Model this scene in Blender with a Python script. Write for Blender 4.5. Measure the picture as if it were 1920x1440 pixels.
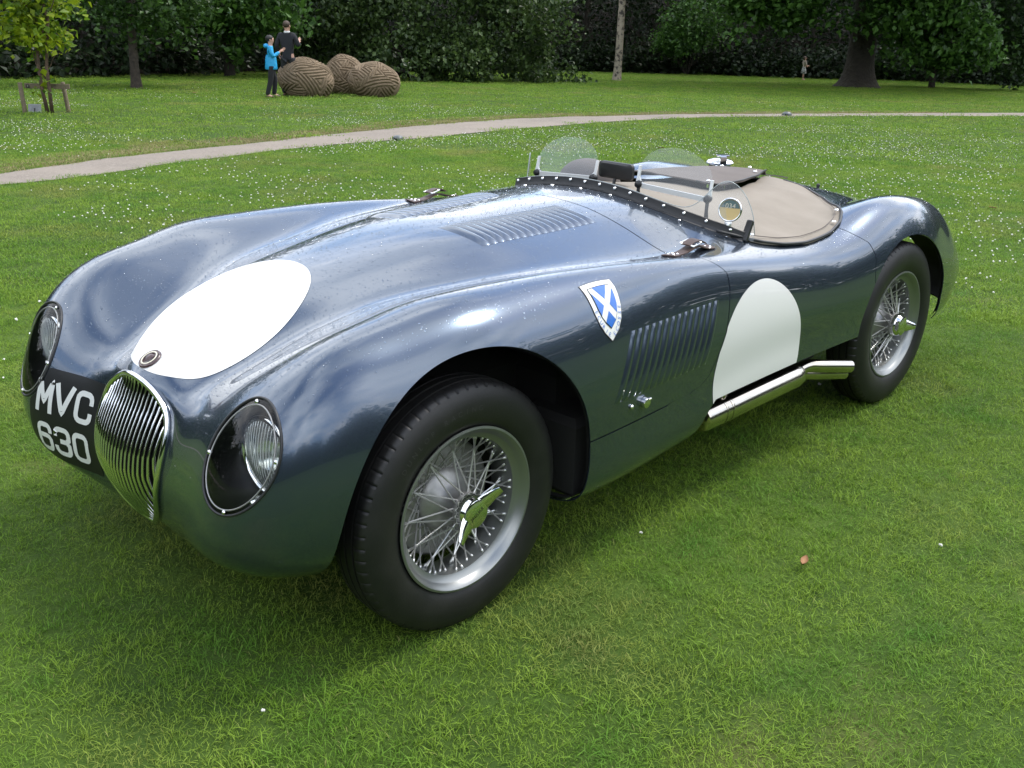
import bpy, bmesh, math, random
import numpy as np
from mathutils import Vector, Matrix
from mathutils.bvhtree import BVHTree
R = math.radians
for _o in list(bpy.data.objects): bpy.data.objects.remove(_o)
SC = bpy.context.scene
COL = SC.collection
rng = np.random.default_rng(7)
random.seed(7)

# ------------------------------------------------------------------ camera
CAM = np.array([-1.6724, -2.4311, 1.5441]); YAW, PITCH, ROLL, FPX = R(46.676), R(19.90), R(1.509), 1970.4
fw = np.array([math.sin(YAW)*math.cos(PITCH), math.cos(YAW)*math.cos(PITCH), -math.sin(PITCH)])
r0 = np.array([math.cos(YAW), -math.sin(YAW), 0.0]); u0 = np.cross(r0, fw)
cr = math.cos(ROLL)*r0+math.sin(ROLL)*u0; cu = -math.sin(ROLL)*r0+math.cos(ROLL)*u0
cam_d = bpy.data.cameras.new('camera'); cam = bpy.data.objects.new('camera', cam_d); COL.objects.link(cam)
cam.matrix_world = Matrix(((cr[0], cu[0], -fw[0], CAM[0]), (cr[1], cu[1], -fw[1], CAM[1]), (cr[2], cu[2], -fw[2], CAM[2]), (0, 0, 0, 1)))
cam_d.sensor_width = 36.0; cam_d.lens = 36.0*FPX/1920; cam_d.clip_start = 0.05; cam_d.clip_end = 1500
SC.camera = cam
SC.render.resolution_x, SC.render.resolution_y = 1024, 768

# ------------------------------------------------------------------ sky, sun, exposure
SUN_EL, SUN_AZ = R(58), R(108)        # azimuth: degrees from +y towards +x (over the tail of the car)
w = bpy.data.worlds.new('World'); SC.world = w; w.use_nodes = True
nt = w.node_tree; nt.nodes.clear()
def wn(t, **k):
    n = nt.nodes.new(t)
    for a, b in k.items(): setattr(n, a, b)
    return n
wout = wn('ShaderNodeOutputWorld'); wbg = wn('ShaderNodeBackground'); wbg.inputs[1].default_value = 0.15
sky = wn('ShaderNodeTexSky', sky_type='NISHITA', sun_disc=False, sun_elevation=SUN_EL, sun_rotation=SUN_AZ)
tc = wn('ShaderNodeTexCoord'); sep = wn('ShaderNodeSeparateXYZ'); nt.links.new(tc.outputs['Generated'], sep.inputs[0])
zc = wn('ShaderNodeMath', operation='MAXIMUM'); zc.inputs[1].default_value = 0.0; nt.links.new(sep.outputs[2], zc.inputs[0])
za = wn('ShaderNodeMath', operation='ADD'); za.inputs[1].default_value = 0.22; nt.links.new(zc.outputs[0], za.inputs[0])
dv = wn('ShaderNodeVectorMath', operation='DIVIDE'); cmb = wn('ShaderNodeCombineXYZ')
for i in range(3): nt.links.new(za.outputs[0], cmb.inputs[i])
nt.links.new(tc.outputs['Generated'], dv.inputs[0]); nt.links.new(cmb.outputs[0], dv.inputs[1])
noi = wn('ShaderNodeTexNoise'); noi.inputs['Scale'].default_value = 1.5; noi.inputs['Detail'].default_value = 5; noi.inputs['Roughness'].default_value = 0.55
noi.inputs['Distortion'].default_value = 0.25
nt.links.new(dv.outputs[0], noi.inputs['Vector'])
rmp = wn('ShaderNodeValToRGB'); rmp.color_ramp.elements[0].position = 0.36; rmp.color_ramp.elements[1].position = 0.54
nt.links.new(noi.outputs['Fac'], rmp.inputs[0])
noi2 = wn('ShaderNodeTexNoise'); noi2.inputs['Scale'].default_value = 2.3; noi2.inputs['Detail'].default_value = 4
nt.links.new(dv.outputs[0], noi2.inputs['Vector'])
rmp2 = wn('ShaderNodeValToRGB'); rmp2.color_ramp.elements[0].position = 0.35; rmp2.color_ramp.elements[1].position = 0.68
rmp2.color_ramp.elements[0].color = (3.9, 4.3, 5.0, 1); rmp2.color_ramp.elements[1].color = (9.4, 9.5, 9.6, 1)
nt.links.new(noi2.outputs['Fac'], rmp2.inputs[0])
wmix = wn('ShaderNodeMix', data_type='RGBA'); nt.links.new(rmp.outputs[0], wmix.inputs[0])
nt.links.new(sky.outputs[0], wmix.inputs[6]); nt.links.new(rmp2.outputs[0], wmix.inputs[7])
nt.links.new(wmix.outputs[2], wbg.inputs[0]); nt.links.new(wbg.outputs[0], wout.inputs[0])

sd = bpy.data.lights.new('sun', 'SUN'); sd.energy = 1.3; sd.angle = R(16); sd.color = (1.0, 0.95, 0.87)
sun = bpy.data.objects.new('sun', sd); COL.objects.link(sun)
sv = Vector((math.sin(SUN_AZ)*math.cos(SUN_EL), math.cos(SUN_AZ)*math.cos(SUN_EL), math.sin(SUN_EL)))
sun.rotation_euler = sv.to_track_quat('Z', 'Y').to_euler(); sun.location = (20, 20, 40)
SC.view_settings.view_transform = 'Standard'; SC.view_settings.look = 'None'; SC.view_settings.gamma = 1
SC.view_settings.use_curve_mapping = False; SC.view_settings.exposure = 1.25
SC.render.engine = 'CYCLES'; SC.cycles.max_bounces = 8; SC.cycles.transparent_max_bounces = 12

# ------------------------------------------------------------------ helpers
def pray(px, py):
    d = fw+cr*((px-960)/FPX)-cu*((py-720)/FPX); return d
FH = np.array([math.sin(YAW), math.cos(YAW)]); RH = np.array([math.cos(YAW), -math.sin(YAW)])
def gz_d(d):            # lawn height against distance d in front of the camera: level by the car, falling gently away
    d = np.asarray(d, float); t = np.maximum(d-5.5, 0)
    s = np.where(t < 3, t*t/6, t-1.5)
    return -0.035*s
def gz(x, y):
    x = np.asarray(x, float); y = np.asarray(y, float)
    d = (x-CAM[0])*FH[0]+(y-CAM[1])*FH[1]
    return gz_d(np.minimum(d, 68))
def ground_at(px, py):  # where the line of sight through a photo point meets the lawn
    v = pray(px, py); lo, hi = 0.5, 150.0
    f = lambda t: (CAM[2]+v[2]*t)-gz(CAM[0]+v[0]*t, CAM[1]+v[1]*t)
    for _ in range(60):
        m = .5*(lo+hi)
        if f(m) > 0: lo = m
        else: hi = m
    p = CAM+v*lo; return np.array([p[0], p[1], float(gz(p[0], p[1]))])
def LD(l, d):           # lateral / distance -> world xy on the lawn
    x = CAM[0]+l*RH[0]+d*FH[0]; y = CAM[1]+l*RH[1]+d*FH[1]; return np.array([x, y, float(gz(x, y))])
def depth(p): return (p[0]-CAM[0])*FH[0]+(p[1]-CAM[1])*FH[1]

def mesh_np(name, V, F, smooth=True):
    me = bpy.data.meshes.new(name)
    V = np.asarray(V, dtype=np.float32)
    if isinstance(F, np.ndarray):
        n, k = F.shape; lt = np.full(n, k, np.int32); li = F.ravel().astype(np.int32)
    else:
        lt = np.array([len(f) for f in F], np.int32); li = np.fromiter((i for f in F for i in f), np.int32)
        n = len(lt)
    me.vertices.add(len(V)); me.vertices.foreach_set('co', V.ravel())
    me.loops.add(len(li)); me.loops.foreach_set('vertex_index', li)
    me.polygons.add(n); ls = np.zeros(n, np.int32); ls[1:] = np.cumsum(lt)[:-1]
    me.polygons.foreach_set('loop_start', ls); me.polygons.foreach_set('loop_total', lt)
    me.polygons.foreach_set('use_smooth', np.full(n, smooth, bool))
    me.update(calc_edges=True); me.validate()
    return me
def add(name, me, mat=None, parent=None, label=None, cat=None, group=None, kind=None):
    o = bpy.data.objects.new(name, me); COL.objects.link(o)
    if mat is not None and me is not None:
        for m in (mat if isinstance(mat, (list, tuple)) else [mat]): me.materials.append(m)
    if parent is not None: o.parent = parent
    if label: o['label'] = label
    if cat: o['category'] = cat
    if group: o['group'] = group
    if kind: o['kind'] = kind
    return o
class MB:
    """collects pieces of one mesh"""
    def __init__(s): s.V = []; s.F = []; s.n = 0
    def put(s, V, F):
        V = np.asarray(V, float)
        s.V.append(V)
        for f in F: s.F.append(tuple(int(i)+s.n for i in f))
        s.n += len(V); return s
    def box(s, c, size, rot=None, bev=0.0):
        hx, hy, hz = np.array(size)/2
        if bev <= 0:
            V = np.array([(x, y, z) for x in (-hx, hx) for y in (-hy, hy) for z in (-hz, hz)])
            F = [(0, 1, 3, 2), (4, 6, 7, 5), (0, 4, 5, 1), (2, 3, 7, 6), (0, 2, 6, 4), (1, 5, 7, 3)]
        else:
            b = bev; V = []; F = []
            for zz, k in ((-hz, b), (-hz+b, 0), (hz-b, 0), (hz, b)):
                V += [(-hx+k, -hy+k, zz), (hx-k, -hy+k, zz), (hx-k, hy-k, zz), (-hx+k, hy-k, zz)]
            for i in range(3):
                for j in range(4): F.append((i*4+j, i*4+(j+1) % 4, i*4+4+(j+1) % 4, i*4+4+j))
            F += [(3, 2, 1, 0), (12, 13, 14, 15)]; V = np.array(V)
        if rot is not None: V = V@np.array(rot).T
        return s.put(V+np.array(c), F)
    def tube(s, P, r, n=8, cap=True, closed=False):
        P = np.asarray(P, float); m = len(P); r = np.broadcast_to(np.asarray(r, float), (m,))
        T = np.gradient(P, axis=0) if not closed else np.roll(P, -1, 0)-np.roll(P, 1, 0)
        T /= np.linalg.norm(T, axis=1, keepdims=True)+1e-12
        a = np.array([0, 0, 1.]) if abs(T[0][2]) < .9 else np.array([1., 0, 0])
        U = np.cross(T[0], a); U /= np.linalg.norm(U); V = []
        for i in range(m):
            U = U-T[i]*np.dot(U, T[i]); U /= np.linalg.norm(U)+1e-12; W = np.cross(T[i], U)
            for k in range(n):
                q = 2*math.pi*k/n; V.append(P[i]+r[i]*(math.cos(q)*U+math.sin(q)*W))
        F = []
        for i in range(m if closed else m-1):
            j = (i+1) % m
            for k in range(n): F.append((i*n+k, i*n+(k+1) % n, j*n+(k+1) % n, j*n+k))
        if cap and not closed: F += [tuple(range(n))[::-1], tuple(range((m-1)*n, m*n))]
        return s.put(V, F)
    def lathe(s, prof, n=48, axis=(0, 1, 0), c=(0, 0, 0), mod=None):
        """prof: (radius, along-axis) points"""
        ax = np.array(axis, float); ax /= np.linalg.norm(ax)
        a = np.array([0, 0, 1.]) if abs(ax[2]) < .9 else np.array([1., 0, 0])
        U = np.cross(a, ax); U /= np.linalg.norm(U); W = np.cross(ax, U); V = []; F = []
        m = len(prof)
        for i, (r, h) in enumerate(prof):
            for k in range(n):
                q = 2*math.pi*k/n; rr = r if mod is None else r+mod(i, k)
                V.append(np.array(c)+ax*h+rr*(math.cos(q)*U+math.sin(q)*W))
        for i in range(m-1):
            for k in range(n): F.append((i*n+k, (i+1)*n+k, (i+1)*n+(k+1) % n, i*n+(k+1) % n))
        return s.put(V, F)
    def ball(s, c, r, nu=8, nv=6):
        r = np.broadcast_to(np.asarray(r, float), (3,)); V = [(0, 0, -1)]; F = []
        for i in range(1, nv):
            p = math.pi*i/nv-math.pi/2
            for k in range(nu):
                q = 2*math.pi*k/nu; V.append((math.cos(p)*math.cos(q), math.cos(p)*math.sin(q), math.sin(p)))
        V.append((0, 0, 1)); t = len(V)-1
        for k in range(nu):
            F.append((0, 1+(k+1) % nu, 1+k)); F.append((t, t-nu+k, t-nu+(k+1) % nu))
            for i in range(nv-2): F.append((1+i*nu+k, 1+i*nu+(k+1) % nu, 1+(i+1)*nu+(k+1) % nu, 1+(i+1)*nu+k))
        return s.put(np.array(V)*r+np.array(c), F)
    def mesh(s, name='m', smooth=True): return mesh_np(name, np.concatenate(s.V), s.F, smooth)
    def build(s, name, mat, parent=None, smooth=True, sharp=None, **k):
        me = s.mesh(name, smooth)
        if sharp is not None: me.set_sharp_from_angle(angle=R(sharp))
        return add(name, me, mat, parent, **k)
def empty(name, loc, label=None, cat=None, group=None, rz=0):
    o = add(name, None, None, None, label, cat, group); o.location = loc; o.rotation_euler = (0, 0, rz); o.empty_display_size = .2
    return o

# ------------------------------------------------------------------ materials
def mat(name, base=(.5, .5, .5), rough=.5, metal=0.0, coat=0.0, coat_r=.03, spec=.5, trans=None, var=None, bump=None, sheen=0):
    m = bpy.data.materials.new(name); m.use_nodes = True; n = m.node_tree; b = n.nodes['Principled BSDF']
    b.inputs['Base Color'].default_value = (*base, 1); b.inputs['Roughness'].default_value = rough
    b.inputs['Metallic'].default_value = metal; b.inputs['Coat Weight'].default_value = coat; b.inputs['Coat Roughness'].default_value = coat_r
    b.inputs['Specular IOR Level'].default_value = spec
    if sheen: b.inputs['Sheen Weight'].default_value = sheen
    geo = n.nodes.new('ShaderNodeTexCoord')
    if var:      # (scale, colour2, contrast low, high[, detail])
        sc, c2, lo, hi = var[:4]
        t = n.nodes.new('ShaderNodeTexNoise'); t.inputs['Scale'].default_value = sc; t.inputs['Detail'].default_value = var[4] if len(var) > 4 else 5
        t.inputs['Roughness'].default_value = .6
        n.links.new(geo.outputs['Object'], t.inputs['Vector'])
        rp = n.nodes.new('ShaderNodeValToRGB'); rp.color_ramp.elements[0].position = lo; rp.color_ramp.elements[1].position = hi
        rp.color_ramp.elements[0].color = (*base, 1); rp.color_ramp.elements[1].color = (*c2, 1)
        n.links.new(t.outputs['Fac'], rp.inputs[0]); n.links.new(rp.outputs[0], b.inputs['Base Color'])
    if bump:     # (scale, strength, distance)
        t = n.nodes.new('ShaderNodeTexNoise'); t.inputs['Scale'].default_value = bump[0]; t.inputs['Detail'].default_value = 6
        n.links.new(geo.outputs['Object'], t.inputs['Vector'])
        bp = n.nodes.new('ShaderNodeBump'); bp.inputs['Strength'].default_value = bump[1]; bp.inputs['Distance'].default_value = bump[2]
        n.links.new(t.outputs['Fac'], bp.inputs['Height']); n.links.new(bp.outputs[0], b.inputs['Normal'])
    return m
def glass_mat(name, tint=(1, 1, 1), ior=1.45, rough=0.0, haze=0.0):
    """thin clear sheet: see-through with Fresnel reflection"""
    m = bpy.data.materials.new(name); m.use_nodes = True; n = m.node_tree; n.nodes.clear()
    o = n.nodes.new('ShaderNodeOutputMaterial'); tr = n.nodes.new('ShaderNodeBsdfTransparent'); tr.inputs[0].default_value = (*tint, 1)
    gl = n.nodes.new('ShaderNodeBsdfGlossy'); gl.inputs['Roughness'].default_value = rough
    fr = n.nodes.new('ShaderNodeFresnel'); fr.inputs[0].default_value = ior
    mx = n.nodes.new('ShaderNodeMixShader'); n.links.new(fr.outputs[0], mx.inputs[0])
    n.links.new(tr.outputs[0], mx.inputs[1]); n.links.new(gl.outputs[0], mx.inputs[2]); last = mx
    if haze:
        df = n.nodes.new('ShaderNodeBsdfDiffuse'); df.inputs[0].default_value = (.8, .82, .85, 1)
        m2 = n.nodes.new('ShaderNodeMixShader'); m2.inputs[0].default_value = haze
        n.links.new(mx.outputs[0], m2.inputs[1]); n.links.new(df.outputs[0], m2.inputs[2]); last = m2
    n.links.new(last.outputs[0], o.inputs[0]); return m
def leaf_mat(name, c1, c2, rough=.45, trans=.35, scale=.7):
    m = bpy.data.materials.new(name); m.use_nodes = True; n = m.node_tree; b = n.nodes['Principled BSDF']
    b.inputs['Roughness'].default_value = rough; b.inputs['Specular IOR Level'].default_value = .4
    ge = n.nodes.new('ShaderNodeNewGeometry'); t = n.nodes.new('ShaderNodeTexNoise'); t.inputs['Scale'].default_value = scale; t.inputs['Detail'].default_value = 6
    t.inputs['Roughness'].default_value = .75
    n.links.new(ge.outputs['Position'], t.inputs['Vector'])
    rp = n.nodes.new('ShaderNodeValToRGB'); rp.color_ramp.elements[0].position = .32; rp.color_ramp.elements[1].position = .68
    rp.color_ramp.elements[0].color = (*c1, 1); rp.color_ramp.elements[1].color = (*c2, 1)
    rd = n.nodes.new('ShaderNodeMath'); rd.operation = 'MULTIPLY_ADD'; rd.inputs[1].default_value = .5; rd.inputs[2].default_value = .0
    n.links.new(ge.outputs['Random Per Island'], rd.inputs[0])
    mxf = n.nodes.new('ShaderNodeMath'); mxf.operation = 'MULTIPLY_ADD'; mxf.inputs[1].default_value = .6
    n.links.new(t.outputs['Fac'], mxf.inputs[0]); n.links.new(rd.outputs[0], mxf.inputs[2])
    n.links.new(mxf.outputs[0], rp.inputs[0]); n.links.new(rp.outputs[0], b.inputs['Base Color'])
    tl = n.nodes.new('ShaderNodeBsdfTranslucent'); n.links.new(rp.outputs[0], tl.inputs[0])
    mx = n.nodes.new('ShaderNodeMixShader'); mx.inputs[0].default_value = trans
    n.links.new(b.outputs[0], mx.inputs[1]); n.links.new(tl.outputs[0], mx.inputs[2])
    n.links.new(mx.outputs[0], n.nodes['Material Output'].inputs[0]); return m
M = {}
M['paint'] = mat('metallic_blue_paint', (.070, .094, .132), .23, .80, 1.0, .012)
M['white_paint'] = mat('white_paint', (.68, .68, .66), .35, 0, .6, .03)
M['black_paint'] = mat('black_paint', (.009, .009, .010), .45, 0, .08, .1, .3)
M['liner'] = mat('black_underbody', (.012, .012, .012), .85)
M['chrome'] = mat('chrome', (.80, .80, .79), .06, 1.0)
M['satin'] = mat('satin_silver', (.72, .72, .70), .30, .75)
M['alloy'] = mat('dull_alloy', (.40, .40, .39), .45, .7, var=(30, (.30, .29, .28), .35, .7))
M['silver_paint'] = mat('silver_rim_paint', (.27, .28, .275), .34, .80)
M['steel'] = mat('polished_exhaust_steel', (.58, .54, .48), .16, 1.0, var=(9, (.48, .44, .37), .35, .7))
M['tyre'] = mat('tyre_rubber', (.0075, .0075, .0075), .50, var=(14, (.014, .0135, .013), .4, .7), bump=(160, .15, .002))
M['tyre_mark'] = mat('tyre_lettering', (.036, .035, .034), .6)
M['glass'] = glass_mat('perspex', (.93, .95, .95), 1.45, 0, .085)
M['edge'] = mat('perspex_edge', (.34, .38, .38), .2)
M['lamp_glass'] = glass_mat('lamp_cover', (.93, .94, .93), 1.36)
M['lens'] = glass_mat('lamp_lens', (.90, .92, .90), 1.5, .02, .10)
M['reflector'] = mat('lamp_reflector', (.86, .87, .85), .10, 1.0)
M['rib'] = mat('lens_flutes', (.80, .83, .82), .05, .2, 1.0)
M['frame'] = mat('cast_alloy_frame', (.72, .72, .70), .4, .15)
M['leather'] = mat('brown_leather', (.055, .032, .024), .5, var=(40, (.085, .05, .038), .4, .7), bump=(200, .3, .001))
M['canvas'] = mat('beige_canvas', (.205, .176, .140), .85, var=(5, (.245, .212, .172), .35, .68), bump=(420, .35, .001))
M['dark_canvas'] = mat('brown_canvas', (.105, .088, .078), .85, var=(6, (.13, .11, .098), .35, .7), bump=(420, .35, .001))
M['rubber'] = mat('black_rubber', (.02, .02, .021), .45)
M['blue'] = mat('shield_blue', (.02, .13, .48), .35, 0, .5)
M['shield_white'] = mat('shield_white', (.72, .72, .68), .35, 0, .5)
M['cream'] = mat('cream', (.62, .58, .46), .4)
M['dark_red'] = mat('maroon', (.05, .022, .022), .35, 0, .4)
M['yellow_paper'] = mat('yellow_paper', (.62, .46, .20), .6)
M['green_paper'] = mat('green_paper', (.10, .16, .15), .6)
M['water'] = mat('rain_water', (.9, .95, 1.0), .02, 0, 0)
M['water'].node_tree.nodes['Principled BSDF'].inputs['Transmission Weight'].default_value = 1.0
M['water'].node_tree.nodes['Principled BSDF'].inputs['IOR'].default_value = 1.33

# ------------------------------------------------------------------ car body surface
def cspline(t,Y,tq):
    """C2 natural cubic spline through (t,Y) evaluated at tq"""
    t=np.asarray(t,float); Y=np.asarray(Y,float); n=len(t)
    if Y.ndim==1: return cspline(t,Y[:,None],tq)[:,0]
    h=np.diff(t); A=np.zeros((n,n)); B=np.zeros((n,Y.shape[1]))
    A[0,0]=A[-1,-1]=1
    for i in range(1,n-1):
        A[i,i-1]=h[i-1]; A[i,i]=2*(h[i-1]+h[i]); A[i,i+1]=h[i]
        B[i]=6*((Y[i+1]-Y[i])/h[i]-(Y[i]-Y[i-1])/h[i-1])
    M=np.linalg.solve(A,B)
    k=np.clip(np.searchsorted(t,tq,side='right')-1,0,n-2)
    dt=(np.asarray(tq)-t[k])[:,None]; hk=h[k][:,None]
    a=Y[k]; b=(Y[k+1]-Y[k])/hk-hk*(2*M[k]+M[k+1])/6; c=M[k]/2; d=(M[k+1]-M[k])/(6*hk)
    return a+dt*(b+dt*(c+dt*d))
# stations; rows R0 centre .. R10 bottom centre ; each (x,y,z)
ST=[-1.0,-.88,-.72,-.55,-.37,-.18,0,.2,.45,.75,1.05,1.35,1.7,2.05,2.25,2.45,2.65,2.85,3.05,3.2,3.32]
def X(x,l): return [(x,y,z) for y,z in l]
TAB=[
# grille ring
[(-.497,0,.630),(-.492,.065,.617),(-.489,.115,.590),(-.494,.150,.560),(-.508,.165,.515),(-.527,.167,.462),(-.540,.158,.400),(-.537,.138,.342),(-.520,.100,.280),(-.500,.050,.236),(-.478,0,.210)],
[(-.478,0,.644),(-.474,.085,.632),(-.478,.145,.602),(-.492,.190,.575),(-.515,.208,.520),(-.535,.212,.460),(-.546,.205,.390),(-.538,.190,.320),(-.515,.150,.256),(-.480,.080,.214),(-.440,0,.192)],
[(-.428,0,.672),(-.420,.105,.659),(-.424,.185,.628),(-.452,.268,.622),(-.505,.325,.585),(-.557,.335,.480),(-.573,.335,.385),(-.560,.315,.305),(-.515,.260,.244),(-.440,.140,.198),(-.380,0,.188)],
[(-.345,0,.712),(-.335,.125,.698),(-.340,.230,.667),(-.400,.360,.690),(-.466,.455,.680),(-.552,.500,.570),(-.592,.492,.400),(-.565,.450,.298),(-.495,.380,.236),(-.380,.200,.195),(-.300,0,.188)],
[(-.240,0,.752),(-.230,.150,.739),(-.232,.266,.717),(-.285,.415,.757),(-.340,.545,.783),(-.432,.635,.695),(-.512,.650,.450),(-.495,.605,.305),(-.425,.500,.234),(-.300,.250,.200),(-.2,0,.19)],
[(-.115,0,.795),(-.112,.172,.783),(-.115,.298,.764),(-.135,.430,.797),(-.155,.575,.833),(-.205,.695,.760),(-.260,.755,.520),(-.255,.720,.335),(-.24,.600,.235),(-.20,.3,.205),(-.1,0,.19)],
X(0,[(0,.826),(.190,.813),(.328,.793),(.450,.825),(.600,.862),(.728,.797),(.790,.590),(.780,.400),(.735,.250),(.40,.205),(0,.19)]),
X(.2,[(0,.863),(.215,.846),(.372,.813),(.480,.838),(.615,.869),(.732,.801),(.793,.590),(.785,.400),(.740,.245),(.40,.205),(0,.19)]),
X(.45,[(0,.899),(.250,.875),(.435,.828),(.530,.843),(.635,.864),(.730,.796),(.785,.580),(.778,.400),(.735,.235),(.40,.205),(0,.19)]),
X(.75,[(0,.914),(.285,.882),(.518,.828),(.590,.836),(.655,.847),(.723,.780),(.766,.570),(.760,.400),(.725,.240),(.40,.205),(0,.19)]),
X(1.05,[(0,.924),(.315,.890),(.560,.828),(.620,.824),(.665,.816),(.710,.758),(.747,.560),(.742,.410),(.715,.260),(.40,.215),(0,.20)]),
X(1.35,[(0,.925),(.320,.890),(.545,.826),(.610,.805),(.662,.778),(.705,.722),(.738,.560),(.735,.430),(.712,.290),(.40,.225),(0,.21)]),
X(1.7,[(0,.900),(.310,.866),(.515,.800),(.585,.777),(.645,.750),(.698,.695),(.735,.550),(.733,.430),(.712,.290),(.40,.225),(0,.21)]),
X(2.05,[(0,.885),(.290,.852),(.470,.800),(.545,.792),(.625,.778),(.703,.715),(.748,.550),(.747,.410),(.720,.280),(.40,.225),(0,.21)]),
X(2.25,[(0,.872),(.280,.842),(.440,.808),(.520,.822),(.610,.832),(.702,.760),(.757,.560),(.757,.400),(.725,.270),(.40,.225),(0,.22)]),
X(2.45,[(0,.852),(.270,.826),(.425,.805),(.510,.828),(.604,.852),(.702,.785),(.765,.560),(.763,.400),(.728,.270),(.40,.225),(0,.22)]),
X(2.65,[(0,.820),(.260,.798),(.415,.782),(.505,.805),(.597,.830),(.695,.770),(.760,.550),(.758,.400),(.722,.275),(.40,.23),(0,.23)]),
X(2.85,[(0,.776),(.255,.757),(.405,.744),(.495,.772),(.585,.790),(.670,.718),(.737,.530),(.735,.400),(.700,.285),(.40,.24),(0,.24)]),
X(3.05,[(0,.718),(.240,.702),(.380,.690),(.465,.704),(.555,.712),(.640,.640),(.703,.500),(.700,.390),(.660,.295),(.38,.255),(0,.255)]),
X(3.2,[(0,.660),(.215,.645),(.335,.630),(.410,.628),(.480,.615),(.545,.555),(.622,.470),(.612,.385),(.575,.310),(.32,.27),(0,.27)]),
[(3.30,0,.590),(3.305,.17,.575),(3.31,.26,.560),(3.315,.32,.550),(3.32,.365,.530),(3.32,.40,.490),(3.32,.420,.445),(3.32,.415,.390),(3.31,.38,.340),(3.305,.22,.31),(3.3,0,.305)],
]
def body_grid(ns=300,nv=150,sm=2):
    T=np.array(TAB)                       # (S,R,3)
    # denser station spacing is uniform in arc-ish parameter
    ST_=np.array(ST)
    tp=np.zeros(len(ST_))
    d=np.linalg.norm(np.diff(T,axis=0),axis=2)[:,[0,2,4,6]].mean(1)
    tp[1:]=np.cumsum(d)
    # nonuniform sampling: denser in nose
    sq=np.linspace(0,tp[-1],ns)
    rows=np.stack([cspline(tp,T[:,j],sq) for j in range(T.shape[1])],1)   # (ns,R,3)
    R=rows.shape[1]
    out=np.zeros((ns,nv,3))
    mir=np.array([1,-1,1.])
    for i in range(ns):
        p=rows[i]
        q=np.concatenate([p[3:0:-1]*mir,p,p[-2:-5:-1]*mir])
        dd=np.sqrt(np.linalg.norm(np.diff(q,axis=0),axis=1))   # centripetal
        t=np.concatenate([[0],np.cumsum(dd)]); t0=t[3]; t1=t[3+R-1]
        out[i]=cspline(t,q,t0+(t1-t0)*np.linspace(0,1,nv))
    # light smoothing over the parameter grid (mirror at v ends)
    for _ in range(sm):
        a=np.concatenate([out[:,1:2]*mir,out,out[:,-2:-1]*mir],1)
        out=.25*a[:,:-2]+.5*a[:,1:-1]+.25*a[:,2:]
        b=out.copy(); b[1:-1]=.25*out[:-2]+.5*out[1:-1]+.25*out[2:]; out=b
    return out
# ------------------------------------------------------------------ lawn, path
def ground_mat(name, cols, scales, rough=.95, bump=(60, .5, .02)):
    m = bpy.data.materials.new(name); m.use_nodes = True; n = m.node_tree; b = n.nodes['Principled BSDF']; b.inputs['Roughness'].default_value = rough
    b.inputs['Specular IOR Level'].default_value = .2
    ge = n.nodes.new('ShaderNodeNewGeometry'); last = None
    for k, (c1, lo, hi) in enumerate(cols):
        if k == 0:
            r = n.nodes.new('ShaderNodeRGB'); r.outputs[0].default_value = (*c1, 1); last = r.outputs[0]; continue
        t = n.nodes.new('ShaderNodeTexNoise'); t.inputs['Scale'].default_value = scales[k]; t.inputs['Detail'].default_value = 6; t.inputs['Roughness'].default_value = .62
        ad = n.nodes.new('ShaderNodeVectorMath'); ad.inputs[1].default_value = (k*13.7, k*5.1, k*3.3); n.links.new(ge.outputs['Position'], ad.inputs[0]); n.links.new(ad.outputs[0], t.inputs['Vector'])
        mr = n.nodes.new('ShaderNodeMapRange'); mr.inputs[1].default_value = lo; mr.inputs[2].default_value = hi; n.links.new(t.outputs['Fac'], mr.inputs[0])
        mx = n.nodes.new('ShaderNodeMix'); mx.data_type = 'RGBA'; n.links.new(mr.outputs[0], mx.inputs[0]); n.links.new(last, mx.inputs[6]); mx.inputs[7].default_value = (*c1, 1); last = mx.outputs[2]
    n.links.new(last, b.inputs['Base Color'])
    t = n.nodes.new('ShaderNodeTexNoise'); t.inputs['Scale'].default_value = bump[0]; t.inputs['Detail'].default_value = 4; n.links.new(ge.outputs['Position'], t.inputs['Vector'])
    bp = n.nodes.new('ShaderNodeBump'); bp.inputs['Strength'].default_value = bump[1]; bp.inputs['Distance'].default_value = bump[2]; n.links.new(t.outputs['Fac'], bp.inputs['Height']); n.links.new(bp.outputs[0], b.inputs['Normal'])
    return m, last
M['lawn'], _ = ground_mat('lawn_turf', [((.040, .074, .010), 0, 0), ((.058, .100, .013), .42, .62), ((.115, .105, .036), .58, .80), ((.028, .055, .007), .52, .70)], [0, .55, .9, 3.5])
M['path'], _ = ground_mat('gravel_path', [((.250, .215, .180), 0, 0), ((.205, .178, .152), .4, .65), ((.300, .265, .228), .5, .7), ((.165, .135, .110), .62, .75)], [0, 1.2, 30, 90], bump=(140, .8, .01))
M['soil'], _ = ground_mat('woodland_floor', [((.018, .015, .010), 0, 0), ((.034, .024, .015), .45, .68), ((.014, .018, .007), .55, .7)], [0, .8, 1.6], bump=(20, .8, .05))
def strip_mesh(La, Da, z_off=0.0):
    L_, D_ = np.meshgrid(La, Da, indexing='ij'); x = CAM[0]+L_*RH[0]+D_*FH[0]; y = CAM[1]+L_*RH[1]+D_*FH[1]; z = gz(x, y)+z_off
    nl, nd = L_.shape; V = np.stack([x, y, z], 2).reshape(-1, 3); i, j = np.meshgrid(np.arange(nl-1), np.arange(nd-1), indexing='ij'); a = (i*nd+j).ravel()
    return V, np.stack([a, a+nd, a+nd+1, a+1], 1)
V, F = strip_mesh(np.array([-400, -150, -60, -30, -15, -8, 0, 8, 15, 30, 60, 150, 400.]), np.concatenate([[-300, -100, -40, -15, 0], np.arange(3, 70, .75), [70, 75, 100, 200, 500]]))
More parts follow.
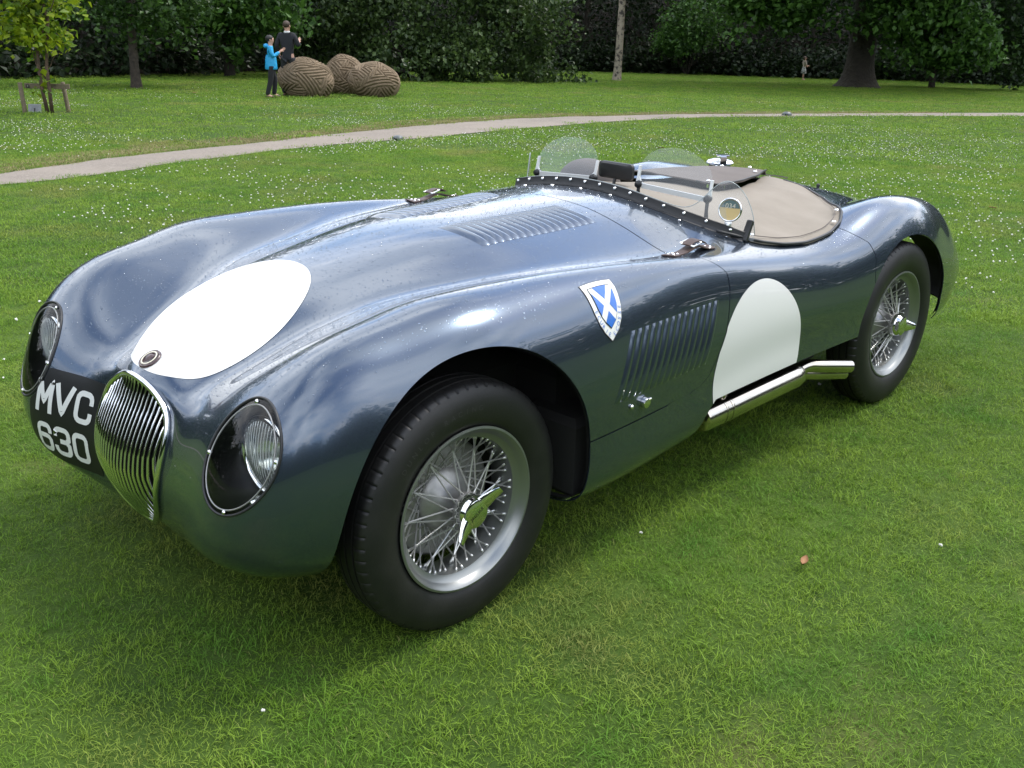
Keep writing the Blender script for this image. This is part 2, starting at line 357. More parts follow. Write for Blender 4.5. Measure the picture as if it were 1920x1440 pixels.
lawn = add('lawn', mesh_np('lawn', V, F), M['lawn'], kind='structure')
up_px = [(0, 327), (150, 305), (300, 287), (450, 272), (600, 255), (750, 240), (960, 223.5), (1110, 218.5), (1260, 215), (1460, 213.8), (1700, 212.5), (1920, 212)]
lo_px = [(0, 347.5), (150, 332), (300, 311), (450, 291), (600, 274), (750, 262), (960, 243), (1110, 231), (1260, 222.5), (1460, 218.8), (1700, 217.8), (1920, 218)]
PA = np.array([ground_at(*p) for p in up_px]); PB = np.array([ground_at(*p) for p in lo_px])
PA = np.concatenate([[PA[0]+(PA[0]-PA[1])*9], [PA[0]+(PA[0]-PA[1])*2], PA, [PA[-1]+(PA[-1]-PA[-2])*3]]); PB = np.concatenate([[PB[0]+(PB[0]-PB[1])*9], [PB[0]+(PB[0]-PB[1])*2], PB, [PB[-1]+(PB[-1]-PB[-2])*3]])
tq = np.linspace(0, len(PA)-1, 220); PAs = cspline(np.arange(len(PA)), PA, tq); PBs = cspline(np.arange(len(PB)), PB, tq)
rr_ = np.random.default_rng(11)
wob = np.convolve(rr_.normal(size=240), np.ones(5)/5, 'same')[:220, None]
PAs = PAs+(PAs-PBs)*wob*.05; PBs = PBs-(PAs-PBs)*np.roll(wob, 40)*.05
V = []
for a, b_ in zip(PAs, PBs):
    for t in np.linspace(0, 1, 7): p = a+(b_-a)*t; V.append((p[0], p[1], float(gz(p[0], p[1]))+.006+.012*math.sin(math.pi*t)))
add('path', mesh_np('path', V, [(i*7+k, i*7+k+1, i*7+8+k, i*7+7+k) for i in range(219) for k in range(6)]), M['path'], kind='structure')
PM = (PAs+PBs)/2; PW = np.linalg.norm((PAs-PBs)[:, :2], axis=1)/2
PPOLY = np.concatenate([PAs[:, :2], PBs[::-1, :2]])
def path_dist(x, y):      # distance to the path edge (<0 on the path) and, signed, which side (+ beyond it)
    P = np.stack([np.ravel(x), np.ravel(y)], 1); out = np.empty(len(P)); sd_ = np.empty(len(P)); A0 = PPOLY; A1 = np.roll(PPOLY, -1, 0)
    for s in range(0, len(P), 3000):
        q = P[s:s+3000]; X, Y = q[:, :1], q[:, 1:]
        cr_ = ((A0[None, :, 1] > Y) != (A1[None, :, 1] > Y)) & (X < (A1[None, :, 0]-A0[None, :, 0])*(Y-A0[None, :, 1])/(A1[None, :, 1]-A0[None, :, 1]+1e-12)+A0[None, :, 0])
        ins = cr_.sum(1) % 2 == 1; ab = A1-A0; t = np.clip(((q[:, None]-A0[None])*ab[None]).sum(2)/((ab**2).sum(1)[None]+1e-12), 0, 1)
        dm = np.linalg.norm(q[:, None]-(A0[None]+ab[None]*t[:, :, None]), axis=2); k = dm.argmin(1); d = dm[np.arange(len(q)), k]
        out[s:s+3000] = np.where(ins, -d, d); sd_[s:s+3000] = np.where(k < len(PAs), 1, -1)
    return out, sd_

# ------------------------------------------------------------------ scattering
def scatter(name, pts, rots, scl, idx, sources, **kw):
    me = bpy.data.meshes.new(name); n = len(pts); me.vertices.add(n); me.vertices.foreach_set('co', np.asarray(pts, np.float32).ravel())
    for an, ty, dat in (('rot', 'FLOAT_VECTOR', rots), ('scl', 'FLOAT', scl), ('idx', 'INT', idx)):
        at = me.attributes.new(an, ty, 'POINT'); at.data.foreach_set('vector' if ty == 'FLOAT_VECTOR' else 'value', np.asarray(dat, np.int32 if ty == 'INT' else np.float32).ravel())
    o = add(name, me, None, **kw)
    cl = bpy.data.collections.new(name+'_kinds')
    for s in sources: cl.objects.link(s)
    ng = bpy.data.node_groups.new(name, 'GeometryNodeTree'); ng.interface.new_socket('Geometry', in_out='INPUT', socket_type='NodeSocketGeometry'); ng.interface.new_socket('Geometry', in_out='OUTPUT', socket_type='NodeSocketGeometry')
    gi = ng.nodes.new('NodeGroupInput'); go = ng.nodes.new('NodeGroupOutput'); ip = ng.nodes.new('GeometryNodeInstanceOnPoints'); ci = ng.nodes.new('GeometryNodeCollectionInfo')
    ci.inputs[0].default_value = cl; ci.inputs[1].default_value = True; ci.inputs[2].default_value = True; ip.inputs['Pick Instance'].default_value = True
    def na(nm, ty):
        q = ng.nodes.new('GeometryNodeInputNamedAttribute'); q.data_type = ty; q.inputs[0].default_value = nm; return q.outputs[0]
    er = ng.nodes.new('FunctionNodeEulerToRotation'); ng.links.new(na('rot', 'FLOAT_VECTOR'), er.inputs[0]); ng.links.new(er.outputs[0], ip.inputs['Rotation'])
    ng.links.new(na('scl', 'FLOAT'), ip.inputs['Scale']); ng.links.new(na('idx', 'INT'), ip.inputs['Instance Index'])
    ng.links.new(gi.outputs[0], ip.inputs['Points']); ng.links.new(ci.outputs[0], ip.inputs['Instance']); ng.links.new(ip.outputs[0], go.inputs[0])
    md = o.modifiers.new('scatter', 'NODES'); md.node_group = ng; return o
def src(name, V, F, mt, smooth=True):
    me = mesh_np(name, V, F, smooth); o = bpy.data.objects.new(name, me)
    for m in (mt if isinstance(mt, list) else [mt]): me.materials.append(m)
    return o
def blade_mat():
    m = bpy.data.materials.new('grass_blades'); m.use_nodes = True; n = m.node_tree; b = n.nodes['Principled BSDF']; b.inputs['Roughness'].default_value = .6; b.inputs['Specular IOR Level'].default_value = .16
    ge = n.nodes.new('ShaderNodeNewGeometry'); last = None
    def noise(sc, lo, hi, off):
        t = n.nodes.new('ShaderNodeTexNoise'); t.inputs['Scale'].default_value = sc; t.inputs['Detail'].default_value = 5; t.inputs['Roughness'].default_value = .6
        ad = n.nodes.new('ShaderNodeVectorMath'); ad.inputs[1].default_value = (off, off*.7, 0); n.links.new(ge.outputs['Position'], ad.inputs[0]); n.links.new(ad.outputs[0], t.inputs['Vector'])
        mr = n.nodes.new('ShaderNodeMapRange'); mr.inputs[1].default_value = lo; mr.inputs[2].default_value = hi; n.links.new(t.outputs['Fac'], mr.inputs[0]); return mr.outputs[0]
    def mix(a, c, fac):
        mx = n.nodes.new('ShaderNodeMix'); mx.data_type = 'RGBA'; n.links.new(fac, mx.inputs[0])
        if isinstance(a, tuple): mx.inputs[6].default_value = (*a, 1)
        else: n.links.new(a, mx.inputs[6])
        mx.inputs[7].default_value = (*c, 1); return mx.outputs[2]
    c = mix((.150, .270, .026), (.250, .365, .046), noise(1.1, .35, .65, 3))
    c = mix(c, (.105, .240, .028), noise(3.2, .48, .68, 31))
    c = mix(c, (.310, .275, .095), noise(.8, .53, .77, 57))
    rm = n.nodes.new('ShaderNodeMapRange'); rm.inputs[1].default_value = .91; rm.inputs[2].default_value = 1.0; n.links.new(ge.outputs['Random Per Island'], rm.inputs[0])
    c = mix(c, (.36, .32, .13), rm.outputs[0])
    rm2 = n.nodes.new('ShaderNodeMapRange'); rm2.inputs[1].default_value = .30; rm2.inputs[2].default_value = 0.0; n.links.new(ge.outputs['Random Per Island'], rm2.inputs[0])
    c = mix(c, (.055, .120, .014), rm2.outputs[0])
    n.links.new(c, b.inputs['Base Color']); tl = n.nodes.new('ShaderNodeBsdfTranslucent'); n.links.new(c, tl.inputs[0])
    mx = n.nodes.new('ShaderNodeMixShader'); mx.inputs[0].default_value = .3; n.links.new(b.outputs[0], mx.inputs[1]); n.links.new(tl.outputs[0], mx.inputs[2]); n.links.new(mx.outputs[0], n.nodes['Material Output'].inputs[0]); return m
M['blade'] = blade_mat()
M['dry'] = mat('dry_blade', (.25, .20, .10), .8)
def tuft(rad, nb_, hmin, hmax, wid, lean, seed):
    r = np.random.default_rng(seed); V = []; F = []
    for k in range(nb_):
        a, q = r.random()*2*math.pi, rad*math.sqrt(r.random()); p = np.array([q*math.cos(a), q*math.sin(a), -.004])
        h = hmin+(hmax-hmin)*r.random()**1.6; da = r.random()*2*math.pi; dr = np.array([math.cos(da), math.sin(da), 0]); sd_ = np.array([-dr[1], dr[0], 0])
        tw = r.normal()*.6; sd_ = sd_*math.cos(tw)+np.array([0, 0, math.sin(tw)])*.5
        ln = lean*(.3+r.random()); w_ = wid*(.6+.6*r.random()); b0 = len(V)
        for t, ww in ((0, .8), (.45, 1.0), (.8, .65)):
            c = p+dr*h*ln*t**1.7+np.array([0, 0, h*(t-.32*ln*t*t)]); V += [c-sd_*w_*ww/2, c+sd_*w_*ww/2]
        V.append(p+dr*h*ln*1.05+np.array([0, 0, h*(1-.36*ln)]))
        F += [(b0, b0+1, b0+3, b0+2), (b0+2, b0+3, b0+5, b0+4), (b0+4, b0+5, b0+6)]
    return V, F
def field(d0, d1, sp, slope=.62, base=.9, jit=.5, seed=1):
    r = np.random.default_rng(seed); lm = slope*d1+base; L_, D_ = np.meshgrid(np.arange(-lm, lm, sp), np.arange(d0, d1, sp)); L_ = L_.ravel(); D_ = D_.ravel()
    L_ = L_+r.uniform(-jit, jit, len(L_))*sp; D_ = D_+r.uniform(-jit, jit, len(D_))*sp; k = np.abs(L_) < slope*D_+base; return L_[k], D_[k]
def vnoise(x, y, sc, seed):
    r = np.random.default_rng(seed); g_ = r.random((64, 64)); u, v = x*sc, y*sc; i, j = np.floor(u).astype(int), np.floor(v).astype(int); fu_, fv_ = u-i, v-j; fu_ = fu_*fu_*(3-2*fu_); fv_ = fv_*fv_*(3-2*fv_)
    g2 = lambda a, b_: g_[a % 64, b_ % 64]
    return (g2(i, j)*(1-fu_)+g2(i+1, j)*fu_)*(1-fv_)+(g2(i, j+1)*(1-fu_)+g2(i+1, j+1)*fu_)*fv_
def grass_layer(nm, d0, d1, sp, specs, seed, smin, smax, **kw):
    L_, D_ = field(d0, d1, sp, seed=seed); x = CAM[0]+L_*RH[0]+D_*FH[0]; y = CAM[1]+L_*RH[1]+D_*FH[1]
    pd, _s = path_dist(x, y) if d1 > 7 else (np.ones(len(x)), None); k = pd > .12*sp-.015
    k &= ~((np.abs(np.abs(y)-.6475) < .05) & ((np.abs(x) < .09) | (np.abs(x-2.438) < .09)))
    x, y, D_ = x[k], y[k], D_[k]; n = len(x); r = np.random.default_rng(seed+5)
    rot = np.stack([r.normal(size=n)*.08, r.normal(size=n)*.08, r.random(n)*6.283], 1)
    lush = vnoise(x, y, 1.6, 3)*.6+vnoise(x, y, 4.7, 4)*.4
    sc = (smin+(smax-smin)*r.random(n))*(.72+.55*lush)
    so = [src(nm+'_tuft', *tuft(*sp_, seed*10+i), M['blade'], False) for i, sp_ in enumerate(specs)]
    return scatter(nm, np.stack([x, y, gz(x, y)], 1), rot, sc, r.integers(0, len(so), n), so, kind='stuff', **kw)
grass_layer('grass', 1.0, 5.6, .047, [(.07, 96, .009, .026, .0018, .95), (.07, 96, .009, .024, .0020, 1.2), (.06, 82, .011, .030, .0017, .7), (.075, 90, .008, .022, .0019, 1.35), (.05, 40, .014, .042, .0019, .9)], 21, .75, 1.2, label='short green lawn grass around the parked car', cat='grass')
grass_layer('grass', 5.4, 13.5, .095, [(.13, 110, .011, .029, .0036, 1.0), (.13, 110, .010, .027, .0038, 1.2), (.12, 96, .014, .034, .0034, .8)], 22, .8, 1.25, label='lawn grass either side of the gravel path', cat='grass')
grass_layer('grass', 13.2, 58, .33, [(.36, 150, .016, .036, .011, .9), (.36, 140, .016, .034, .012, 1.0), (.34, 130, .02, .045, .010, .8)], 23, .8, 1.2, label='far lawn grass running up to the trees', cat='grass')

# dry worn verge along the far edge of the path
M['dry_blade'] = leaf_mat('dry_verge_blades', (.150, .150, .050), (.330, .270, .130), .7, .2, 2.5)
L_, D_ = field(6, 26, .10, seed=51); x = CAM[0]+L_*RH[0]+D_*FH[0]; y = CAM[1]+L_*RH[1]+D_*FH[1]; pd, ps = path_dist(x, y); r = np.random.default_rng(52)
k = (pd > .02) & (ps > 0) & (pd < .75*(.6+.8*vnoise(x, y, .8, 12))) & (r.random(len(x)) < np.clip(1.15-pd, .25, 1)); x, y = x[k], y[k]; n = len(x)
scatter('verge_grass', np.stack([x, y, gz(x, y)+.004], 1), np.stack([0*x, 0*x, r.random(n)*6.28], 1), .7+.5*r.random(n), r.integers(0, 2, n), [src('verge_tuft', *tuft(.13, 56, .014, .038, .0055, 1.0, 900+i), M['dry_blade'], False) for i in range(2)], kind='stuff', label='dry tan grass verge along the far edge of the gravel path', cat='grass')

# clover heads
M['petal'] = mat('clover_white', (.80, .79, .74), .7, var=(300, (.70, .64, .58), .45, .7))
M['stalk'] = mat('stalk_green', (.08, .16, .03), .7)
def clover(seed):
    r = np.random.default_rng(seed); B = MB()
    for k in range(9):
        v = r.normal(size=3); v[2] = abs(v[2]); v /= np.linalg.norm(v); B.ball(np.array([0, 0, .034])+v*.0062, (.0055, .0055, .005), 5, 4)
    nb0 = len(B.F); B.tube([(0, 0, -.005), (.002, 0, .015), (0, 0, .033)], .0012, 4)
    me = B.mesh('clover', False); o = bpy.data.objects.new('clover', me); me.materials.append(M['petal']); me.materials.append(M['stalk'])
    for i, p in enumerate(me.polygons): p.material_index = 0 if i < nb0 else 1
    return o
L_, D_ = field(3.2, 30, .125, seed=41); x = CAM[0]+L_*RH[0]+D_*FH[0]; y = CAM[1]+L_*RH[1]+D_*FH[1]; r = np.random.default_rng(42)
pd, ps = path_dist(x, y); den = vnoise(x, y, .45, 8)*.55+vnoise(x, y, 1.5, 9)*.45
pr = np.clip((den-.46)*4.2, 0, 1)*np.clip((D_-3.5)/3.5, .05, 1)*np.clip((28-D_)/12, .15, 1)*np.where((ps > 0) & (pd < .9), .12, 1)
k = (pd > .08) & (r.random(len(x)) < pr*1.0+.010); x, y, D_ = x[k], y[k], D_[k]; n = len(x)
inside = (x > -.6) & (x < 3.3) & (np.abs(y) < .75)
x, y = x[~inside], y[~inside]; n = len(x)
L2, D2 = field(1.6, 4.6, .42, seed=43); x2 = CAM[0]+L2*RH[0]+D2*FH[0]; y2 = CAM[1]+L2*RH[1]+D2*FH[1]; k = r.random(len(x2)) < .07
x = np.concatenate([x, x2[k]]); y = np.concatenate([y, y2[k]]); n = len(x)
scatter('clover_flowers', np.stack([x, y, gz(x, y)], 1), np.stack([r.normal(size=n)*.25, r.normal(size=n)*.25, r.random(n)*6.28], 1), .42+.38*r.random(n), r.integers(0, 3, n), [clover(i) for i in range(3)], kind='stuff', label='small white clover flowers scattered over the lawn', cat='flowers')

# fallen leaves
M['dead_leaf'] = mat('fallen_leaf', (.27, .13, .055), .8, var=(30, (.32, .18, .09), .4, .7))
for px, py, s, rz, lb in ((1505, 1067, .034, .3, 'single orange fallen leaf on the bright grass beside the car'), (1860, 395, .055, 1.0, 'pale brown fallen leaf on the lawn behind the tail of the car'), (1428, 281, .05, .2, 'brown fallen leaf on the lawn beyond the fuel filler'), (1240, 281, .05, 2.0, 'brown fallen leaf on the lawn beyond the passenger aero screen'), (365, 176, .12, .5, 'pale fallen leaf on the lawn beside the staked dark tree')):
    p = ground_at(px, py); ol = [(-1, 0), (-.5, .32), (.1, .42), (.6, .26), (1, 0), (.6, -.26), (.1, -.42), (-.5, -.32)]
    V = [(x_*s, y_*s*.8, .012+.35*s*(y_*y_)+.1*s*x_*x_) for x_, y_ in ol]+[(-.9*s, 0, .010), (0, 0, .008), (.9*s, 0, .010)]
    V += [(a, b_, c-.0012) for a, b_, c in V]
    Ft = [(0, 8, 7), (0, 1, 8), (1, 2, 9, 8), (2, 3, 10, 9), (3, 4, 10), (4, 5, 10), (5, 6, 9, 10), (6, 7, 8, 9)]
    Fr = Ft+[tuple(i+11 for i in f[::-1]) for f in Ft]+[(k, (k+1) % 8, 11+(k+1) % 8, 11+k) for k in range(8)]
    o = add('fallen_leaf', mesh_np('fallen_leaf', V, Fr), M['dead_leaf'], None, lb, 'leaf', 'fallen leaves on the lawn'); o.location = (p[0], p[1], p[2]+.018); o.rotation_euler = (.1, .05, rz)
# low ground lights on the near edge of the path
M['lamp_body'] = mat('grey_cast_lamp', (.10, .11, .11), .4, .3)
M['lamp_dark'] = mat('dark_lamp_glass', (.02, .025, .025), .1)
for px, py, lb in ((746, 263, 'small grey domed ground light on the path edge opposite the carved stones'), (1475, 217.5, 'small grey domed ground light on the path edge opposite the broad dark trunk')):
    p = ground_at(px, py); s = 1.0 if px < 1000 else 1.35
    gl = empty('ground_light', p, lb, 'light', 'ground lights along the path')
    B = MB(); B.lathe([(.075*s, -.02), (.078*s, .02*s), (.070*s, .045*s), (.045*s, .062*s), (0, .068*s)], 20, (0, 0, 1)); B.build('dome', M['lamp_body'], gl)
    B = MB(); B.box((-.062*s, -.03*s, .026*s), (.03*s, .05*s, .03*s), bev=.004); B.build('window', M['lamp_dark'], gl)

# ------------------------------------------------------------------ trees
def leaf_cloud(cen, nper, spread, size, seed, droop=.3, flat=.6):
    """leaf-sized folded faces around twig points; cen (n,3)"""
    r = np.random.default_rng(seed); n = len(cen)*nper; C = np.repeat(cen, nper, 0)+r.normal(size=(n, 3))*np.asarray(spread)
    d = r.normal(size=(n, 3)); d[:, 2] = d[:, 2]*flat-droop; d /= np.linalg.norm(d, axis=1, keepdims=True)
    up = r.normal(size=(n, 3))*.55+np.array([0, 0, 1.]); s = np.cross(d, up); s /= np.linalg.norm(s, axis=1, keepdims=True)+1e-9; nn = np.cross(s, d)
    z = (size*(.55+.75*r.random(n)))[:, None]; w_ = z*.40
    v0 = C-d*z*.5; v1 = C+s*w_-d*z*.08+nn*z*.10; v2 = C+d*z*.5-nn*z*.05; v3 = C-s*w_-d*z*.08+nn*z*.10
    V = np.stack([v0, v1, v2, v3], 1).reshape(-1, 3); b0 = (np.arange(n)*4)[:, None]
    return V, np.concatenate([b0+np.array([[0, 1, 2]]), b0+np.array([[0, 2, 3]])], 0)
def crown_pts(n, c, rad, seed, shell=.45, zmin=None):
    r = np.random.default_rng(seed); v = r.normal(size=(n*2, 3)); v /= np.linalg.norm(v, axis=1, keepdims=True); q = (shell+(1-shell)*r.random(len(v))**.6)[:, None]
    lump = 1+.22*np.sin(v[:, :1]*5+seed)*np.sin(v[:, 1:2]*6+seed*2)+.12*np.sin(v[:, 2:]*9+seed)
    P = np.array(c)+v*q*lump*np.array(rad)
    if zmin is not None: P = P[P[:, 2] > zmin+.25*np.sin(P[:len(P), 0]*3)]
    return P[:n]
def limb(B, p0, p1, r0_, r1_, seed, n=8, wig=.06):
    r = np.random.default_rng(seed); t = np.linspace(0, 1, n)[:, None]; P = np.array(p0)+(np.array(p1)-np.array(p0))*t; L_ = np.linalg.norm(np.array(p1)-np.array(p0)); P[1:-1] += r.normal(size=(n-2, 3))*wig*L_*.3
    B.tube(P, np.linspace(r0_, r1_, n), 8)
M['bark'] = mat('brown_bark', (.060, .046, .034), .9, var=(9, (.028, .022, .017), .4, .65), bump=(14, 1.0, .04))
M['bark_warm'] = mat('young_bark', (.12, .075, .05), .85, var=(14, (.07, .05, .036), .4, .65), bump=(30, .6, .01))
M['bark_dark'] = mat('dark_bark', (.034, .028, .022), .95, var=(5, (.050, .042, .030), .4, .65), bump=(9, 1.0, .06))
M['leaf_dark'] = leaf_mat('dark_leaves', (.018, .042, .012), (.050, .100, .024))
M['leaf_mid'] = leaf_mat('mid_green_leaves', (.018, .046, .010), (.062, .130, .024))
M['leaf_bright'] = leaf_mat('broad_bright_leaves', (.022, .060, .011), (.085, .185, .030))
M['leaf_olive'] = leaf_mat('olive_leaves', (.018, .040, .010), (.072, .118, .030))
M['leaf_yellow'] = leaf_mat('yellow_green_leaves', (.090, .190, .016), (.300, .380, .018), trans=.45, scale=1.1)
M['leaf_shade'] = leaf_mat('shaded_wood_leaves', (.010, .020, .007), (.024, .046, .013))  # darker leaf copy: the shade of the wood is put into its colour
def up_off(p, dz): return np.array([p[0], p[1], p[2]+dz])
def px_at(px, py, d):      # world point on the sight line through a photo point, d metres ahead
    v = pray(px, py); t = d/(v[0]*FH[0]+v[1]*FH[1]); return CAM+v*t
def merge(parts):
    V = []; F = []; o = 0
    for v, f in parts: V.append(v); F.append(f+o); o += len(v)
    return np.concatenate(V), np.concatenate(F)

# young tree with yellow-green leaves, two stems, stakes, rail and plaque
pY = ground_at(93, 212); dY = depth(pY)
yt = empty('young_tree', pY, 'young yellow-green tree with two thin stems tied to low stakes', 'tree')
def loc(p, o): return np.asarray(p)-np.asarray(o)
lat = np.array([RH[0], RH[1], 0]); fwd = np.array([FH[0], FH[1], 0])
for k, (a, top_) in enumerate(((-.03, (-.25, .10, 3.2)), (.045, (.10, -.05, 3.3)))):
    B = MB(); limb(B, lat*a, lat*top_[0]+fwd*top_[1]+[0, 0, top_[2]], .034, .012, 60+k, 10, .03); B.build('trunk', M['bark_warm'], yt)
B = MB()
for k, (z0, dl, df, z1) in enumerate(((.55, -.35, .1, 1.3), (.62, .22, .0, .95), (.9, -.5, .2, 2.0), (1.1, .4, -.1, 2.2), (1.4, -.6, -.2, 2.6), (1.5, .5, .25, 2.7), (1.2, -.15, .4, 2.2))):
    limb(B, lat*.0+[0, 0, z0], lat*dl+fwd*df+[0, 0, z1], .013, .005, 70+k, 7, .08)
B.build('branches', M['bark_warm'], yt)
r = np.random.default_rng(77)
cp = []
for k in range(330):
    z = .95+2.4*r.random()**.8; w_ = .16+.40*min(1, (z-.7)/1.2); cp.append(lat*(r.normal()*w_*.75-.12*min(1, z-.8))+fwd*r.normal()*w_*.7+[0, 0, z])
cp += [lat*(.06+.05*r.normal())+[0, 0, .35+.28*r.random()] for _ in range(4)]
V, F = leaf_cloud(np.array(cp), 9, (.10, .10, .08), .135, 78, .55, .5); add('crown', mesh_np('crown', V, F, False), M['leaf_yellow'], yt)
M['stake'] = mat('weathered_stake', (.19, .15, .095), .9, var=(12, (.12, .10, .07), .4, .7), bump=(40, .6, .01))
for px, py, tp_, lb in ((47.5, 212, 158, 'round wooden stake on the plaque side of the young tree'), (129, 210, 157, 'leaning wooden stake on the far side of the young tree from the plaque')):
    p = ground_at(px, py); h = (py-tp_)/FPX*depth(p)*1.0; B = MB(); ln = (-.03 if px < 90 else -.05)
    B.lathe([(.036, -.05), (.037, .1), (.036, h-.01), (.030, h), (0, h+.003)], 14, (lat[0]*ln*2, lat[1]*ln*2, 1)); o = B.build('tree_stake', M['stake'], None, label=lb, cat='stake', group='stakes of the young tree', sharp=40); o.location = p
p0 = px_at(44, 162, dY); p1 = px_at(128, 162, dY+.02); B = MB(); mid = (p0+p1)/2; lng = np.linalg.norm(p1-p0)
B.box((0, 0, 0), (lng, .022, .085), bev=.004); o = B.build('stake_rail', M['stake'], None, smooth=False, label='weathered wooden cross rail between the two stakes', cat='rail'); o.location = mid+fwd*.05; o.rotation_euler = (0, 0, math.atan2((p1-p0)[1], (p1-p0)[0]))
M['plaque'] = mat('grey_plaque', (.24, .25, .26), .45, .4, var=(20, (.20, .205, .21), .4, .7)); M['plaque_line'] = mat('plaque_engraving', (.10, .105, .11), .6)
pl = ground_at(66, 213); sg = empty('plaque_sign', pl, 'small grey metal plaque on a short post below the young tree', 'sign', rz=math.atan2(RH[1], RH[0]))
B = MB(); B.box((0, -.01, .085), (.215, .012, .14), bev=.003); pb = B.build('panel', M['plaque'], sg, smooth=False); pb.rotation_euler = (R(-12), 0, 0)
B = MB(); B.tube([(0, 0, -.05), (0, 0, .09)], .014, 8); B.build('post', M['rubber'], sg)
for k in range(5):
    B = MB(); B.box(((k % 2)*.004, -.0175, .125-.018*k), (.15-.02*(k % 3), .001, .004)); o = B.build('engraved_line', M['plaque_line'], pb, smooth=False)
pt_ = px_at(52, 161.5, dY-.03); tg = empty('number_tag', pt_, 'small black square tag on the cross rail of the young tree', 'tag', rz=math.atan2(RH[1], RH[0])); B = MB(); B.box((0, 0, 0), (.058, .006, .058), bev=.002); B.build('plate', M['rubber'], tg, smooth=False)
for k in range(2):
    B = MB(); B.box((0, -.0042, .008-.016*k), (.02, .001, .005)); B.build('mark', M['cream'], tg, smooth=False)

def add_tree(name, base, label, trunk_r, crown, mt, bark, seed, trunk_h=None, group=None, limbs=5, flare=1.5, lean=(0, 0)):
    """crown: list of (cluster centres, leaves each, spread, size, droop)"""
    t = empty(name, base, label, 'tree', group); B = MB(); h = trunk_h
    zs = np.array([-.15, .0, .12, .3, .6, 1.0, h*.5, h*.8, h]); zs = np.unique(zs[zs <= h]); rad = trunk_r*(1-.35*zs/h)*(1+(flare-1)*np.exp(-np.maximum(zs, 0)/(.28*max(1, trunk_r*2.2))))
    P = np.stack([lean[0]*zs+.015*np.sin(zs*2+seed), lean[1]*zs+.015*np.cos(zs*1.7+seed), zs], 1); B.tube(P, rad, 18)
    B.build('trunk', M[bark], t)
    B = MB(); r = np.random.default_rng(seed)
    allc = np.concatenate([c[0] for c in crown])
    for k in range(limbs):
        e = allc[r.integers(len(allc))]-np.array(base); z0 = h*(.45+.5*r.random()); limb(B, P[0]*0+[lean[0]*z0, lean[1]*z0, z0], e, trunk_r*.42, trunk_r*.10, seed*7+k, 8, .10)
    if limbs: B.build('limbs', M[bark], t)
    V, F = merge([leaf_cloud(c[0]-np.array(base), c[1], c[2], c[3], seed+i, c[4]) for i, c in enumerate(crown)])
    cr_ = add('crown', mesh_np('crown', V, F, False), M[mt], t); return t
# staked dark tree left of centre
b_ = ground_at(257, 166); dT = depth(b_); c0_ = px_at(265, 30, dT+.6)
cl = crown_pts(420, c0_+[0, 0, 1.4], (2.0, 2.0, 2.3), 5, .55)
cl = cl[cl[:, 2] > px_at(257, 108, dT)[2]+.18*np.sin(cl[:, 0]*2.3)]
add_tree('broadleaf_tree', b_, 'dark broadleaf tree on a slim trunk with a leaning stake', .115, [(cl, 26, .20, .15, .45)], 'leaf_mid', 'bark', 5, 3.4, limbs=7, flare=1.25, lean=(-.01, .0))
pz = ground_at(267, 166); B = MB(); B.tube([(0, 0, -.1), lat*-.16+np.array([0, 0, 1.25])], [.032, .028], 10); o = B.build('leaning_stake', M['stake'], None, label='thin wooden stake leaning against the slim dark trunk', cat='stake'); o.location = pz
# broad-leaved tree beside the two people
b_ = ground_at(432, 143); dT = depth(b_); c0_ = px_at(440, 30, dT-1.4)
cl = crown_pts(520, c0_+[0, 0, 1.6], (2.4, 2.2, 2.9), 6, .55); cl = cl[cl[:, 2] > px_at(430, 122, dT-2)[2]+.22*np.sin(cl[:, 0]*2.1+1)]
add_tree('broadleaf_tree', b_, 'low-branched broad-leaved tree with large drooping leaves behind the two people', .17, [(cl, 22, .22, .22, .7)], 'leaf_bright', 'bark_dark', 6, 4.2, limbs=8, flare=1.2, lean=(-.05, .03))
# great weeping shrub
bw = ground_at(790, 152); dW = depth(bw)+2.2; cw = LD((790-960)/FPX*dW*1.02, dW)
sh = empty('weeping_shrub', cw, 'huge olive-green weeping shrub with foliage down to the lawn behind the carved stones', 'shrub')
r = np.random.default_rng(9); n = 1500; th = r.random(n)*2*math.pi; ph = np.arccos(np.clip(r.random(n)*1.02-.02, -1, 1)); u = np.stack([np.cos(th)*np.sin(ph), np.sin(th)*np.sin(ph), np.cos(ph)], 1)
lump = 1+.16*np.sin(th*5+1)*np.sin(ph*4)+.11*np.sin(th*11+2)+.13*np.sin(ph*13+th*3); rad = np.array([1, 1, 1])*lump[:, None]*(.70+.30*r.random((n, 1)))
q = u*rad; C = q[:, :1]*lat*5.1+q[:, 1:2]*fwd*3.2+q[:, 2:]*np.array([0, 0, 6.0])+[0, 0, .05]; C = C[(C[:, 2] > .05) & ((C@fwd) < 1.3)]
Cs = np.concatenate([C+(C*[1, 1, 0]*.035-np.array([0, 0, .22]))*q_ for q_ in (0, .7, 1.4)]); V, F = leaf_cloud(Cs, 12, (.16, .16, .13), .17, 10, .9, .5); add('crown', mesh_np('crown', V, F, False), M['leaf_olive'], sh)
B = MB()
for k in range(14):
    i = r.integers(len(C)); limb(B, [0, 0, .1], C[i]*.92, .09, .02, 200+k, 9, .12)
B.build('stems', M['bark_dark'], sh)
# birch
b_ = ground_at(1157, 151); dT = depth(b_); cl = crown_pts(160, up_off(b_, 7.5), (2.4, 2.4, 3.4), 12, .3)
M['birch'] = mat('birch_bark', (.33, .28, .21), .8, var=(6, (.05, .04, .033), .50, .60), bump=(25, .8, .02))
add_tree('birch_tree', b_, 'birch with a straight pale flaking trunk beyond the path', .155, [(cl, 20, .4, .22, .4)], 'leaf_shade', 'birch', 12, 8.0, limbs=5, flare=1.35, lean=(.015, .0))
